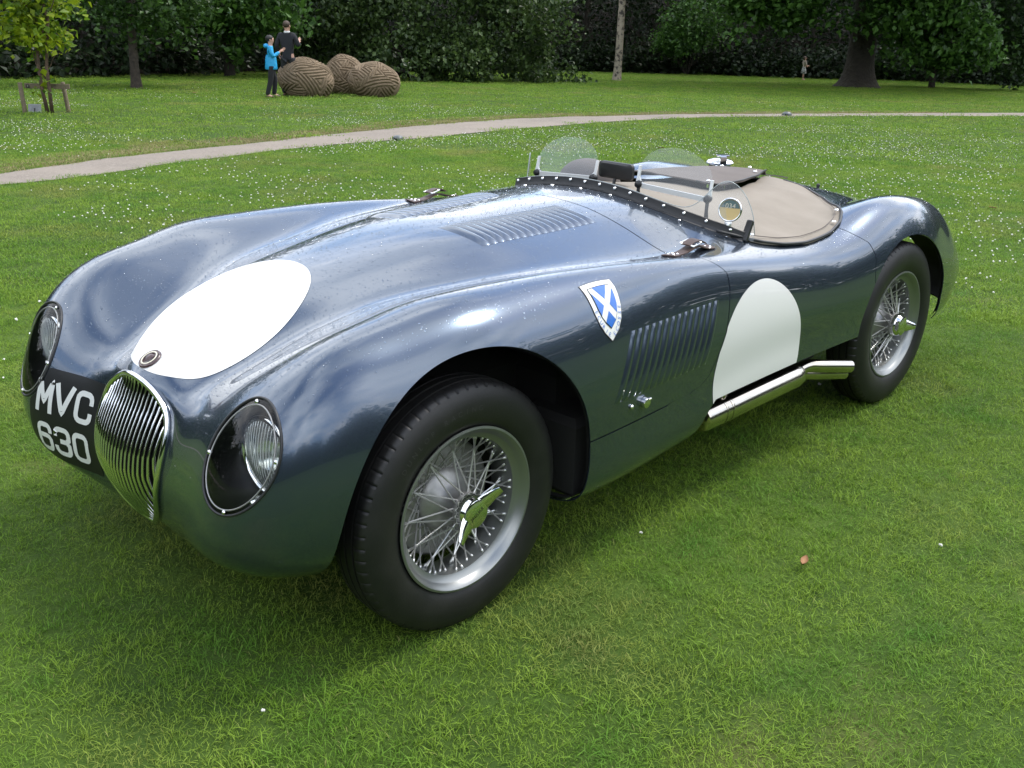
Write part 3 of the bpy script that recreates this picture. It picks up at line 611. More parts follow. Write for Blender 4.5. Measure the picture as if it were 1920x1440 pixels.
# multi-stemmed bush at the edge of the wood
b_ = ground_at(1285, 140); dT = depth(b_); sh2 = empty('woodland_bush', b_, 'spreading multi-stemmed bush at the edge of the dark wood', 'shrub')
cl = np.concatenate([crown_pts(150, px_at(1300, 45, dT-.5), (1.9, 1.6, 1.3), 13, .4), crown_pts(130, px_at(1270, 80, dT-.8), (1.5, 1.2, .6), 14, .3)])
V, F = leaf_cloud(cl-b_, 20, .22, .19, 15, .45); add('crown', mesh_np('crown', V, F, False), M['leaf_bright'], sh2)
B = MB()
for k in range(7):
    a = -.9+1.8*k/6; limb(B, [0, 0, -.05], lat*a*1.1+fwd*.2*math.sin(k)+[0, 0, 1.3+.3*math.cos(a)], .045, .02, 300+k, 7, .08)
B.build('stems', M['bark_dark'], sh2)
# plane tree
b_ = ground_at(1606, 164); dT = depth(b_)
cl = np.concatenate([crown_pts(300, px_at(1440, -22, dT-1.5), (2.3, 2.0, 1.35), 16, .3), crown_pts(380, px_at(1730, 10, dT-2.5), (2.5, 2.2, 1.75), 17, .3), crown_pts(160, px_at(1800, 85, dT-3.2), (1.2, 1.2, .7), 18, .2), crown_pts(70, px_at(1490, 15, dT-2), (1.2, 1.1, .5), 19, .2)])
cu_ = crown_pts(620, up_off(b_, 7.6)-fwd*2.0, (7.5, 6.5, 3.4), 20, .3)
add_tree('plane_tree', b_, 'massive dark-trunked plane tree with flared roots and low leafy boughs', .56, [(cl, 20, .26, .24, .55), (cu_, 22, .5, .42, .4)], 'leaf_bright', 'bark_dark', 21, 6.5, limbs=12, flare=1.75)
# small tree under the plane
b_ = ground_at(1746, 165); dT = depth(b_); cl = crown_pts(260, px_at(1750, 85, dT+.4), (1.75, 1.6, 1.0), 22, .3)
add_tree('broadleaf_tree', b_, 'small short-trunked tree in the shade of the plane tree', .13, [(cl, 16, .2, .2, .5)], 'leaf_dark', 'bark_dark', 23, 1.6, limbs=6, flare=1.15)
# dark tree at the edge of the wood on the tail side of the car
b_ = ground_at(1960, 172); dT = depth(b_); cl = crown_pts(380, px_at(1930, 20, dT), (1.6, 1.6, 3.0), 24, .5); cl = cl[cl[:, 2] > px_at(1900, 168, dT)[2]]
add_tree('broadleaf_tree', b_, 'dense dark tree beyond the small shaded tree at the wood edge', .2, [(cl, 18, .25, .2, .5)], 'leaf_dark', 'bark_dark', 25, 4, limbs=5)

# the wood behind: floor, dark bank of undergrowth, trunks, and a canopy added to shade it
wl = np.linspace(-70, 70, 57)*1.0; edge = np.interp(wl, [-60, -14.2, -12, -10.6, -3.4, 3.7, 9.3, 14, 20, 23, 60], [28, 29.7, 36, 41, 50, 60, 58.5, 55.5, 56, 51.5, 48])
V = []
for l, e in zip(wl, edge):
    for t in np.linspace(0, 1, 14): V.append(LD(l, e+(95-e)*t**1.5)+[0, 0, .008+.02*t+9.0*np.clip(t-.16, 0, 1)])  # floor lifts at the back into an added dark bank blocking the sky
add('woodland_floor', mesh_np('woodland_floor', V, [(i*14+k, i*14+14+k, i*14+15+k, i*14+k+1) for i in range(56) for k in range(13)]), M['soil'], kind='structure')
r = np.random.default_rng(31); C = []
for _ in range(3400):
    l = r.uniform(-60, 60); e = float(np.interp(l, wl, edge)); dd = e+1.5+abs(r.normal())*4.5; p = LD(l, dd); hgt = r.random()**1.1*5.2+.5*min(1, dd-e); C.append(p+[0, 0, .1+hgt])
for _ in range(2600):
    l = r.uniform(-45, 45); e = float(np.interp(l, wl, edge)); C.append(LD(l, e+.4+r.random()*3.5)+[0, 0, .1+1.3*r.random()*(.4+.6*math.sin(l*1.1)**2)])
for _ in range(3600):
    l = r.uniform(-60, 60); e = float(np.interp(l, wl, edge)); dd = e+8+r.random()*8; C.append(LD(l, dd)+[0, 0, r.random()*7])
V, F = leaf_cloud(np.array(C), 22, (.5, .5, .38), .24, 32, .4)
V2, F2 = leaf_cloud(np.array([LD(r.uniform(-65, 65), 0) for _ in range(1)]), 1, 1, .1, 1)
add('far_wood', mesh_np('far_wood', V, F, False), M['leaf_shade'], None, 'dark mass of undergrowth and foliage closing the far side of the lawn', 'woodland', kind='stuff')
C = []
for _ in range(2600):
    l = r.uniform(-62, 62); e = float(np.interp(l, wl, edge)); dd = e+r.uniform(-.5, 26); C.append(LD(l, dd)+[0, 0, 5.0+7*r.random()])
V, F = leaf_cloud(np.array(C), 9, (1.0, 1.0, .7), .85, 33, .3)  # large leaves overhead, out of view, added to darken the wood below
add('shade_canopy', mesh_np('shade_canopy', V, F, False), M['leaf_shade'], None, 'unseen high leaf canopy added to shade the wood', 'woodland', kind='stuff')
tn0 = None; k = 0
for px, dd, rr2 in ((60, 36, .14), (185, 39, .10), (330, 44, .16), (1075, 62, .17), (1130, 64, .13), (1210, 62, .12), (1385, 61, .20), (1425, 60, .10), (1470, 59, .13), (1690, 60, .17), (1860, 57, .13)):
    p = LD((px-960)/FPX*dd*1.02, dd); B = MB(); z = np.linspace(-.2, 8, 8); B.tube(np.stack([.05*np.sin(z+k), .05*np.cos(z*1.3+k), z], 1), rr2*(1.15-.5*z/8), 10)
    o = B.build('wood_trunk', M['bark_dark'], None, label='slender dark tree trunk standing in the deep shade of the wood', cat='tree', group='tree trunks in the shaded wood'); o.location = p; k += 1
# trees and hedge round the rest of the park, behind the photographer (seen in the paint and chrome)
C = []
for _ in range(2400):
    a = r.uniform(R(95), R(265)); rad_ = 27+4*math.sin(a*5)+r.normal()*1.5; l, d_ = rad_*math.sin(a), rad_*math.cos(a)
    if True: C.append(LD(l, d_)*[1, 1, 0]+[0, 0, r.random()**.9*(6.5+1.5*math.sin(a*9)+1.0*math.sin(a*23))])
for _ in range(900):
    sgn_ = r.choice([-1, 1]); l = sgn_*(31+r.normal()*1.5); d_ = r.uniform(-10, 30); C.append(LD(l, d_)*[1, 1, 0]+[0, 0, gz_d(max(d_, 0))+r.random()**.9*(7+1.5*math.sin(d_*.5))])
V, F = leaf_cloud(np.array(C), 30, (1.1, 1.1, .8), .8, 34, .3)
add('park_trees', mesh_np('park_trees', V, F, False), M['leaf_dark'], None, 'ring of leafy park trees round the open side of the lawn', 'trees', kind='stuff')

# ------------------------------------------------------------------ carved stones
M['carved'] = mat('carved_stone', (.205, .150, .095), .9, var=(7, (.145, .105, .062), .35, .7), bump=(45, .7, .01))
def carved(px, base_y, wpx, hpx, seed, tilt, label, dd=0):
    p = ground_at(px, base_y); d_ = depth(p)+dd; p = LD((np.array(p)-CAM)[:2]@RH, d_); rx = wpx/2/FPX*d_; rz = hpx/FPX*d_*.56; ry = rx*.85
    nu, nv2 = 260, 170; th, ph = np.meshgrid(np.linspace(0, 2*math.pi, nu, endpoint=False), np.linspace(.02, math.pi-.02, nv2), indexing='ij')
    u = np.stack([np.sin(ph)*np.cos(th), np.sin(ph)*np.sin(th), np.cos(ph)], 2).reshape(-1, 3)
    r = np.random.default_rng(seed); S = r.normal(size=(13, 3)); S /= np.linalg.norm(S, axis=1, keepdims=True)
    P = u*np.array([rx, ry, rz]); dots = u@S.T; k = dots.argmax(1); m = np.zeros(len(u))
    for q in range(len(S)):
        w_ = k == q; a = np.cross(S[q], [0.2, .3, 1]); a /= np.linalg.norm(a); b2 = np.cross(S[q], a); ro = r.random()*6.28; X = (u[w_]-S[q])*np.array([rx, ry, rz])
        x_, y_ = X@a, X@b2; m[w_] = np.max([x_*math.cos(ro+t)+y_*math.sin(ro+t) for t in (0, 2.094, 4.189)], axis=0)
    gr = np.clip(2.2*np.sin(m*2*math.pi/.066)+.6, -1, 1); P = P*(1+.02*np.sin(u[:, :1]*7+seed))+u*(gr[:, None]*.017)
    c, s = math.cos(tilt), math.sin(tilt); P = np.stack([P[:, 0]*c-P[:, 2]*s, P[:, 1], P[:, 0]*s+P[:, 2]*c], 1); P[:, 2] = np.maximum(P[:, 2], -rz*.80)
    i, j = np.meshgrid(np.arange(nu), np.arange(nv2-1), indexing='ij'); a = (i*nv2+j).ravel(); b3 = (((i+1) % nu)*nv2+j).ravel()
    F = [tuple(f) for f in np.stack([a, a+1, b3+1, b3], 1).tolist()]; F += [tuple(range(0, nu*nv2, nv2)), tuple(range(nv2-1, nu*nv2, nv2))[::-1]]
    o = add('carved_stone', mesh_np('carved_stone', P, F), M['carved'], None, label, 'sculpture', 'carved stones on the lawn'); o.location = (p[0], p[1], p[2]+rz*.78); o.rotation_euler = (0, 0, math.atan2(RH[1], RH[0])); return o
carved(575, 181, 100, 67, 3, R(-8), 'egg-shaped carved stone beside the two people, cut with maze grooves')
carved(643, 177, 70, 68, 8, R(12), 'upright carved stone between the two broader grooved stones', .35)
carved(702, 181, 91, 60, 14, R(-6), 'broad grooved stone farthest from the two people')
# ------------------------------------------------------------------ the car
car = empty('racing_car', (0, 0, 0), 'dark metallic blue open two-seat racing car with white roundels on the lawn', 'car')
G1 = body_grid(430, 150)
G2 = np.concatenate([G1[:, ::-1]*[1, -1, 1], G1[:, 1:]], 1)
du = np.gradient(G2, axis=0); dvv = np.gradient(G2, axis=1); NN = np.cross(du, dvv); NN /= np.linalg.norm(NN, axis=2, keepdims=True)+1e-12
_ct = np.stack([G2[:, :, 0].mean(1), np.zeros(len(G2)), G2[:, :, 2].mean(1)], 1)[:, None]
FLIP = ((NN*(G2-_ct)).sum(2) > 0).mean() < .5
if FLIP: NN = -NN
ns_, nv_ = G2.shape[:2]
BV = G2.reshape(-1, 3); BN = NN.reshape(-1, 3)
ii, jj = np.meshgrid(np.arange(ns_-1), np.arange(nv_-1), indexing='ij'); a_ = (ii*nv_+jj).ravel()
BF = np.stack([a_, a_+1, a_+nv_+1, a_+nv_], 1) if FLIP else np.stack([a_, a_+nv_, a_+nv_+1, a_+1], 1)
BT = BVHTree.FromPolygons([tuple(v) for v in BV], [tuple(int(i) for i in f) for f in BF])

def clip(m, field):
    V, N, F = m
    d = field(V); newV = []; newN = []; cache = {}; out = []
    pos = d > 0
    base = len(V)
    if isinstance(F, np.ndarray):
        pf = pos[F]; al = pf.all(1); an = pf.any(1)
        out = [tuple(f) for f in F[al].tolist()]; rest = F[an & ~al].tolist()
    else:
        rest = []
        for f in F:
            c = sum(1 for i in f if pos[i])
            if c == len(f): out.append(f)
            elif c: rest.append(f)
    for f in rest:
        p = []
        for k in range(len(f)):
            i, j = f[k], f[(k+1) % len(f)]
            if pos[i]: p.append(i)
            if pos[i] != pos[j]:
                key = (min(i, j), max(i, j))
                if key not in cache:
                    t = d[i]/(d[i]-d[j]); cache[key] = base+len(newV)
                    newV.append(V[i]+(V[j]-V[i])*t); n = N[i]+(N[j]-N[i])*t; newN.append(n/np.linalg.norm(n))
                p.append(cache[key])
        if len(p) >= 3: out.append(tuple(p))
    if newV: V = np.concatenate([V, newV]); N = np.concatenate([N, newN])
    used = np.zeros(len(V), bool); used[np.fromiter((i for f in out for i in f), int)] = True
    mp = np.cumsum(used)-1
    return V[used], N[used], [tuple(int(mp[i]) for i in f) for f in out]
def surf(m, name, mt, parent, off=0.0, thick=0.0, **k):
    V, N, F = m; V2 = V+N*off
    if thick:                                   # closed shell: outer skin, inner skin and a rim along every free edge
        n = len(V2); E = {}
        for f in F:
            for q in range(len(f)):
                a, b = f[q], f[(q+1) % len(f)]
                E[(a, b)] = 1
        rim = [(b, a, a+n, b+n) for (a, b) in E if (b, a) not in E]
        F2 = list(F)+[tuple(i+n for i in f[::-1]) for f in F]+rim
        me = mesh_np(name, np.concatenate([V2, V2-N*thick]), F2)
        me.set_sharp_from_angle(angle=R(50))
    else:
        me = mesh_np(name, V2, F); me.normals_split_custom_set_from_vertices([tuple(x) for x in N])
    return add(name, me, mt, parent, **k)

# --- trim shapes
def arch(V, cx, rx, rz, cz=.34):
    x, y, z = V.T
    up = np.sqrt(((x-cx)/rx)**2+((z-cz)/rz)**2)-1
    lo = np.abs(x-cx)/rx-1
    f = np.where(z > cz, up, lo)*min(rx, rz)
    return np.where(np.abs(y) > .5, f, np.maximum(f, .2+0*f))
_zx = [-2, .30, .42, .90, .97, 1.02, 1.07, 1.75, 2.10, 2.7, 2.82, 3.4]; _zz = [-1, -1, .215, .222, .25, .32, .368, .374, .380, .33, .29, .30]
def low(V): return V[:, 2]-np.interp(V[:, 0], _zx, _zz)
def head(V, gy=.525, gz_=.578, ry=.108, rz=.124, cut=0):
    x, y, z = V.T
    yy = np.abs(y)-gy; zz = z-gz_; a = .25; yr = yy*math.cos(a)-zz*math.sin(a); zr = yy*math.sin(a)+zz*math.cos(a)
    f = (np.sqrt((yr/ry)**2+(zr/rz)**2)-1)*ry
    return np.where(x < -.3, f, .2)
def xgap(V):
    ay = np.abs(V[:, 1]); z = V[:, 2]
    top = np.interp(ay, [0, .2, .4, .55, .61, .64, .68, .70, .9], [1.035, 1.033, 1.012, .99, .985, 1.0, 1.085, 1.132, 1.132])
    side = np.interp(z, [0, .40, .42, .433, .462, .497, .54, .592, .66, .72, .765, .9], [.2, .2, .75, .955, 1.012, 1.036, 1.065, 1.095, 1.115, 1.130, 1.132, 1.132])
    return np.where((z > .735) & (ay < .71) | (ay < .5), top, side)
def side_gap(V):        # >0 ahead of the bonnet shut line
    f = xgap(V)-V[:, 0]
    z = V[:, 2]; ay = np.abs(V[:, 1])
    return np.where((ay > .5) & (z < .5) & (V[:, 0] > .2), np.minimum(f, (z-.428)), f)
def rgap(V):
    ay = np.abs(V[:, 1]); z = V[:, 2]
    sx = np.interp(z, [0, .6, .61, .676, .726, .758, .778, .9], [2.116, 2.116, 2.116, 2.131, 2.108, 2.055, 2.03, 2.03])
    tx = np.interp(ay, [0, .2, .45, .58, .66, .9], [2.1, 2.1, 2.08, 2.05, 2.05, 2.05])
    f = V[:, 0]-np.where((ay < .6) & (z > .7), tx, sx)
    return f
GAP = .0022
full = (BV, BN, BF)
bodyc = clip(full, lambda V: arch(V, 0.0, .402, .432))
bodyc = clip(bodyc, lambda V: arch(V, 2.425, .392, .378))
bodyc = clip(bodyc, low)
open_ = bodyc
def ck_out(V):          # cockpit outline, >0 outside the opening
    x, y, z = V.T; ay = np.abs(y)
    xf = 1.29+1.3*np.maximum(0, ay-.25)**2
    xr = 2.40-.9*np.maximum(0, ay-.12)**2*1.3
    f = np.maximum(np.maximum(xf-x, x-xr), ay-.565)
    return np.where(z > .6, f, .3)
bodyc = clip(bodyc, lambda V: ck_out(V)+.03)
front = clip(clip(bodyc, lambda V: head(V)), lambda V: side_gap(V)-GAP)
# grille mouth is the first ring: open already
rest = clip(bodyc, lambda V: -side_gap(V)-GAP)
def in_front_lower(V): return V
centre = clip(rest, lambda V: -rgap(V)-GAP)
rear = clip(rest, lambda V: rgap(V)-GAP)
o_front = surf(front, 'front_bodywork', M['paint'], car, thick=.004)
o_mid = surf(centre, 'centre_bodywork', M['paint'], car, thick=.004)
o_rear = surf(rear, 'rear_bodywork', M['paint'], car, thick=.004)
lin = clip(open_, lambda V: head(V, ry=.125, rz=.142)); lin = clip(lin, lambda V: ck_out(V)-.02)
surf(lin, 'inner_skin', M['liner'], car, off=-.012)
# underbody: sills, wheel wells, floor
b = MB()
b.box((1.25, 0, .40), (1.55, 1.16, .34), bev=.03); b.box((0.08, 0, .40), (.84, .84, .40), bev=.05); b.box((2.45, 0, .42), (.95, .90, .44), bev=.05)
b.box((.5, -.605, .34), (.18, .22, .24), bev=.02); b.box((.5, .605, .34), (.18, .22, .24), bev=.02)
b.box((1.85, 0, .47), (.45, 1.36, .20), bev=.03)
b.build('floor_pan', M['liner'], car, smooth=False)

# --- drape things on the body
def frame_at(o, n, up=None, eu=None):
    n = np.array(n, float); n /= np.linalg.norm(n)
    if eu is not None: eu = np.array(eu, float); eu -= n*eu.dot(n); eu /= np.linalg.norm(eu); ev = np.cross(n, eu)
    else:
        ev = np.array(up, float); ev -= n*ev.dot(n); ev /= np.linalg.norm(ev); eu = np.cross(ev, n)
    return np.array(o, float), eu, ev, n
def drape(fr, u, v, h=0.0):
    o, eu, ev, n = fr; p = o+eu*u+ev*v
    hit = BT.ray_cast(Vector(p+n*.25), Vector(-n), .6)
    if hit[0] is None: return p+n*h
    nn = np.array(hit[1]); 
    if nn.dot(n) < 0: nn = -nn
    return np.array(hit[0])+nn*h
def drape_poly(fr, poly, h, cuts=2):
    bm = bmesh.new(); f = bm.faces.new([bm.verts.new((x, y, 0)) for x, y in poly]); bmesh.ops.triangulate(bm, faces=[f])
    for _ in range(cuts): bmesh.ops.subdivide_edges(bm, edges=bm.edges[:], cuts=1, use_grid_fill=True)
    bmesh.ops.triangulate(bm, faces=bm.faces[:])
    bm.verts.ensure_lookup_table(); bm.verts.index_update()
    V = [drape(fr, w_.co.x, w_.co.y, h) for w_ in bm.verts]; F = [tuple(w_.index for w_ in f.verts) for f in bm.faces]; bm.free()
    return V, F
def orient(V, F, n):
    V = np.asarray(V); n = np.asarray(n); out = []
    for f in F:
        a = np.cross(V[f[1]]-V[f[0]], V[f[2]]-V[f[0]]); out.append(f if a.dot(n) > 0 else tuple(f[::-1]))
    return out
def stroke(poly, wd, closed=False, step=.006):
    """thick polyline -> strip quads in 2-D, mitred"""
    P = [np.array(p, float) for p in poly]
    Q = []
    n = len(P); rng_ = range(n if closed else n-1)
    for i in rng_:
        a, c = P[i], P[(i+1) % n]; k = max(1, int(np.linalg.norm(c-a)/step))
        for t in range(k): Q.append(a+(c-a)*t/k)
    if not closed: Q.append(P[-1])
    m = len(Q); V = []
    for i in range(m):
        p0 = Q[(i-1) % m] if closed or i else Q[i]; p1 = Q[(i+1) % m] if closed or i < m-1 else Q[i]
        t0 = Q[i]-p0; t1 = p1-Q[i]
        t0 = t0/np.linalg.norm(t0) if np.linalg.norm(t0) > 0 else t1/np.linalg.norm(t1)
        t1 = t1/np.linalg.norm(t1) if np.linalg.norm(t1) > 0 else t0
        tt = t0+t1; tt /= np.linalg.norm(tt)+1e-9; nrm = np.array([-tt[1], tt[0]]); c = max(.92, nrm.dot(np.array([-t0[1], t0[0]])))
        V += [Q[i]+nrm*wd/2/c, Q[i]-nrm*wd/2/c]
    F = [(2*i, 2*i+1, 2*((i+1) % m)+1, 2*((i+1) % m)) for i in range(m if closed else m-1)]
    return V, F
def text_mesh(s, size=1.0):
    cu_ = bpy.data.curves.new('t', 'FONT'); cu_.body = s; cu_.size = size; cu_.resolution_u = 3
    ob = bpy.data.objects.new('t', cu_); COL.objects.link(ob); bpy.context.view_layer.update()
    me = bpy.data.meshes.new_from_object(ob.evaluated_get(bpy.context.evaluated_depsgraph_get()))
    V = np.array([v.co[:] for v in me.vertices]); F = [tuple(p.vertices) for p in me.polygons]
    bpy.data.objects.remove(ob); bpy.data.curves.remove(cu_); bpy.data.meshes.remove(me)
    return V, F

# --- white roundels (thin painted film, cut from the same surface)
def bonnet_round(V): return np.where(V[:, 2] > .55, 1-np.sqrt(((V[:, 0]+.222-.12*(V[:, 1]-.022))/.256)**2+((V[:, 1]-.022)/.242)**2), -1)*.25
surf(clip(front, bonnet_round), 'roundel', M['white_paint'], o_front, off=.0012)
for s_ in (-1, 1):
    f_ = lambda V, s_=s_: np.where(V[:, 1]*s_ > .5, 1-np.sqrt(((V[:, 0]-1.322)/.277)**2+((V[:, 2]-.437)/.277)**2), -1)*.27
    surf(clip(centre, f_), 'roundel', M['white_paint'], o_mid, off=.0012)

# --- grille
ring = np.array(TAB[0]); ring_t = np.linspace(0, 1, len(ring))
gx = lambda z: np.interp(z, [.21, .25, .29, .34, .40, .46, .52, .56, .60, .63], [-.478, -.508, -.523, -.537, -.542, -.531, -.510, -.495, -.487, -.496])
gw = lambda z: np.interp(z, [.207, .222, .236, .28, .342, .40, .462, .515, .56, .59, .617, .630], [0, .030, .050, .10, .138, .158, .167, .165, .150, .115, .065, 0])
loop = [(p[0], p[1], p[2]) for p in ring]+[(p[0], -p[1], p[2]) for p in ring[-2:0:-1]]
lp = np.array(loop); lp = np.concatenate([lp[-3:], lp, lp[:3]]); tt_ = np.arange(len(lp)); lp = cspline(tt_, lp, np.linspace(3, len(lp)-3, 121)[:-1])
g = MB(); g.tube(lp+np.array([-.006, 0, 0]), .0085, 8, closed=True)
grille = g.build('grille', M['chrome'], car)
mbk = MB(); nb = len(lp); mbk.put(np.concatenate([lp+[.0, 0, 0], lp*[0, .9, .0]+np.array([-.40, 0, .0])+np.stack([0*lp[:, 2], 0*lp[:, 2], .42+(lp[:, 2]-.42)*.9], 1)]),
    [(k, (k+1) % nb, nb+(k+1) % nb, nb+k) for k in range(nb)]+[tuple(range(nb, 2*nb))])
mbk.build('grille_shell', M['liner'], grille)
NB = 19
for k in range(NB):
    yb = -.152+.304*k/(NB-1)
    zs = [z for z in np.linspace(.21, .628, 140) if gw(z) > abs(yb)+.004]
    z0, z1 = zs[0], zs[-1]; zz = np.linspace(z0, z1, 22); t = np.linspace(0, 1, 22)
    bul = .036*np.sin(math.pi*t)**.75*(1-(yb/.19)**2)
    P = np.stack([gx(zz)-bul-.002, yb+0*zz, zz], 1); B = MB(); wd, dp = .0017, .016
    V = []
    for p in P: V += [p+[0, -wd, 0], p+[-.004, 0, 0], p+[0, wd, 0], p+[dp, wd*.4, 0], p+[dp, -wd*.4, 0]]
    B.put(V, [(i*5+q, i*5+(q+1) % 5, i*5+5+(q+1) % 5, i*5+5+q) for i in range(21) for q in range(5)])
    B.build('bar', M['chrome'], grille)

# --- nose badge
fb = frame_at((-.453, 0, .659), (-.5, 0, .866), up=(.866, 0, .5))
def disc(fr, r0_, r1_, h, n=40):
    V = []; 
    for k in range(n):
        q = 2*math.pi*k/n
        for r_ in (r0_, r1_): V.append(drape(fr, r_*math.cos(q), r_*math.sin(q), h))
    F = [(2*k, 2*k+1, 2*((k+1) % n)+1, 2*((k+1) % n)) for k in range(n)]; return V, orient(V, F, fr[3])
bd = MB(); nbp = (-.5, 0, .866)
bd.lathe([(0, .0005), (.024, .0025), (.0285, .0055), (.0305, .005), (.032, .0)], 40, nbp, (-.453, 0, .6605))
badge = bd.build('nose_badge', M['dark_red'], car)
bd = MB(); bd.lathe([(.0195, .0062), (.0200, .0070), (.0235, .0070), (.024, .0062)], 40, nbp, (-.453, 0, .6605)); bd.build('ring', M['cream'], badge)
bd = MB(); c_ = np.array([-.453, 0, .6605])+np.array(nbp)*.006
fu = np.array([0, 1, 0.]); fv = np.array([.866, 0, .5]); fn = np.array(nbp)
blob = [(.013, .010, 1.0), (.009, .012, .8)]
prof = [(-.010, .010), (-.006, .014), (.006, .014), (.010, .010), (.012, .002), (.008, -.008), (.0, -.016), (-.008, -.008), (-.012, .002)]
V = [c_+fu*x+fv*y for x, y in prof]+[c_+fu*x*.6+fv*y*.6+fn*.005 for x, y in prof]; n9 = len(prof)
bd.put(V, [(k, (k+1) % n9, n9+(k+1) % n9, n9+k) for k in range(n9)]+[tuple(range(n9, 2*n9))]); bd.build('centre_mask', M['dark_red'], badge)

# --- number panel with MVC / 630
def plate_f(V):
    x, y, z = V.T
    f = np.minimum(np.minimum(y-.172, .47-y), np.minimum(z-.292, .555-.0*y-z))
    return np.where(x < -.35, np.minimum(f, head(V)-.006), -1)
plate = surf(clip(front, plate_f), 'number_panel', M['black_paint'], car, off=.001)
fp = frame_at((-.56, 0, 0), (-1, -.12, .02), up=(0, 0, 1))
def rr(x0, y0, x1, y1, c):      # rounded rectangle path
    out = []
    for cx_, cy_, a0 in ((x1-c, y1-c, 0), (x0+c, y1-c, 90), (x0+c, y0+c, 180), (x1-c, y0+c, 270)):
        for k in range(5):
            q = R(a0+90*k/4); out.append((cx_+c*math.cos(q), cy_+c*math.sin(q)))
    return out
LW = .0145; H = .088; Wd = .064; hw = LW/2; c0 = .016
box_ = rr(hw, hw, Wd-hw, H-hw, c0)
glyph = {
 'M': [([(hw, 0), (hw+.003, H-.002), (Wd/2, .030), (Wd-hw-.003, H-.002), (Wd-hw, 0)], 0)],
 'V': [([(.004, H), (Wd/2, .010), (Wd-.004, H)], 0)],
 'C': [([(Wd-hw, H*.62)]+box_[0:20]+[(Wd-hw, H*.38)], 0)],
 '0': [(box_, 1)],
 '6': [([(Wd-hw, H*.66)]+box_[0:20]+[(Wd-hw, H*.44), (Wd-hw-.006, H*.53), (Wd-hw-c0, H*.56), (hw+LW*.5, H*.56)], 0)],
 '3': [([(hw, H*.66)]+box_[5:10][::-1][-5:][::-1][::-1][0:0]+[(hw, H-hw-c0)]+[p for p in box_[5:10][::-1]]+[p for p in box_[0:5][::-1]]+[(Wd-hw, H*.62), (Wd-hw-.010, H*.52), (Wd-hw, H*.42)]+[p for p in box_[15:20][::-1]]+[p for p in box_[10:15][::-1]]+[(hw, H*.34)], 0), ([(Wd*.38, H*.52), (Wd-hw-.013, H*.52)], 0)]}
eu_y = fp[1][1]
def put_char(ch, yl, zb, wsc=1.0):
    B = MB()
    for si, (pl, cl) in enumerate(glyph[ch]):
        V2, F2 = stroke(pl, LW, cl)
        V = []
        for x, y in V2:
            yy = yl-x*wsc; zz = zb+y
            hit = BT.ray_cast(Vector((-1.2, yy, zz)), Vector((1, 0, 0)), 1.2); nn = np.array(hit[1]); nn = nn if nn[0] < 0 else -nn
            V.append(np.array(hit[0])+nn*(.0022+.0003*si))
        B.put(V, orient(V, F2, (-1, 0, 0)))
    B.build('letter' if ch.isalpha() else 'numeral', M['white_paint'], plate)
for ch, yl, ws in (('M', .437, 1.12), ('V', .363, 1.2), ('C', .277, 1.14)): put_char(ch, yl, .4345, ws)
for ch, yl, ws in (('6', .432, 1.02), ('3', .360, 1.12), ('0', .281, 1.06)): put_char(ch, yl, .318, ws)

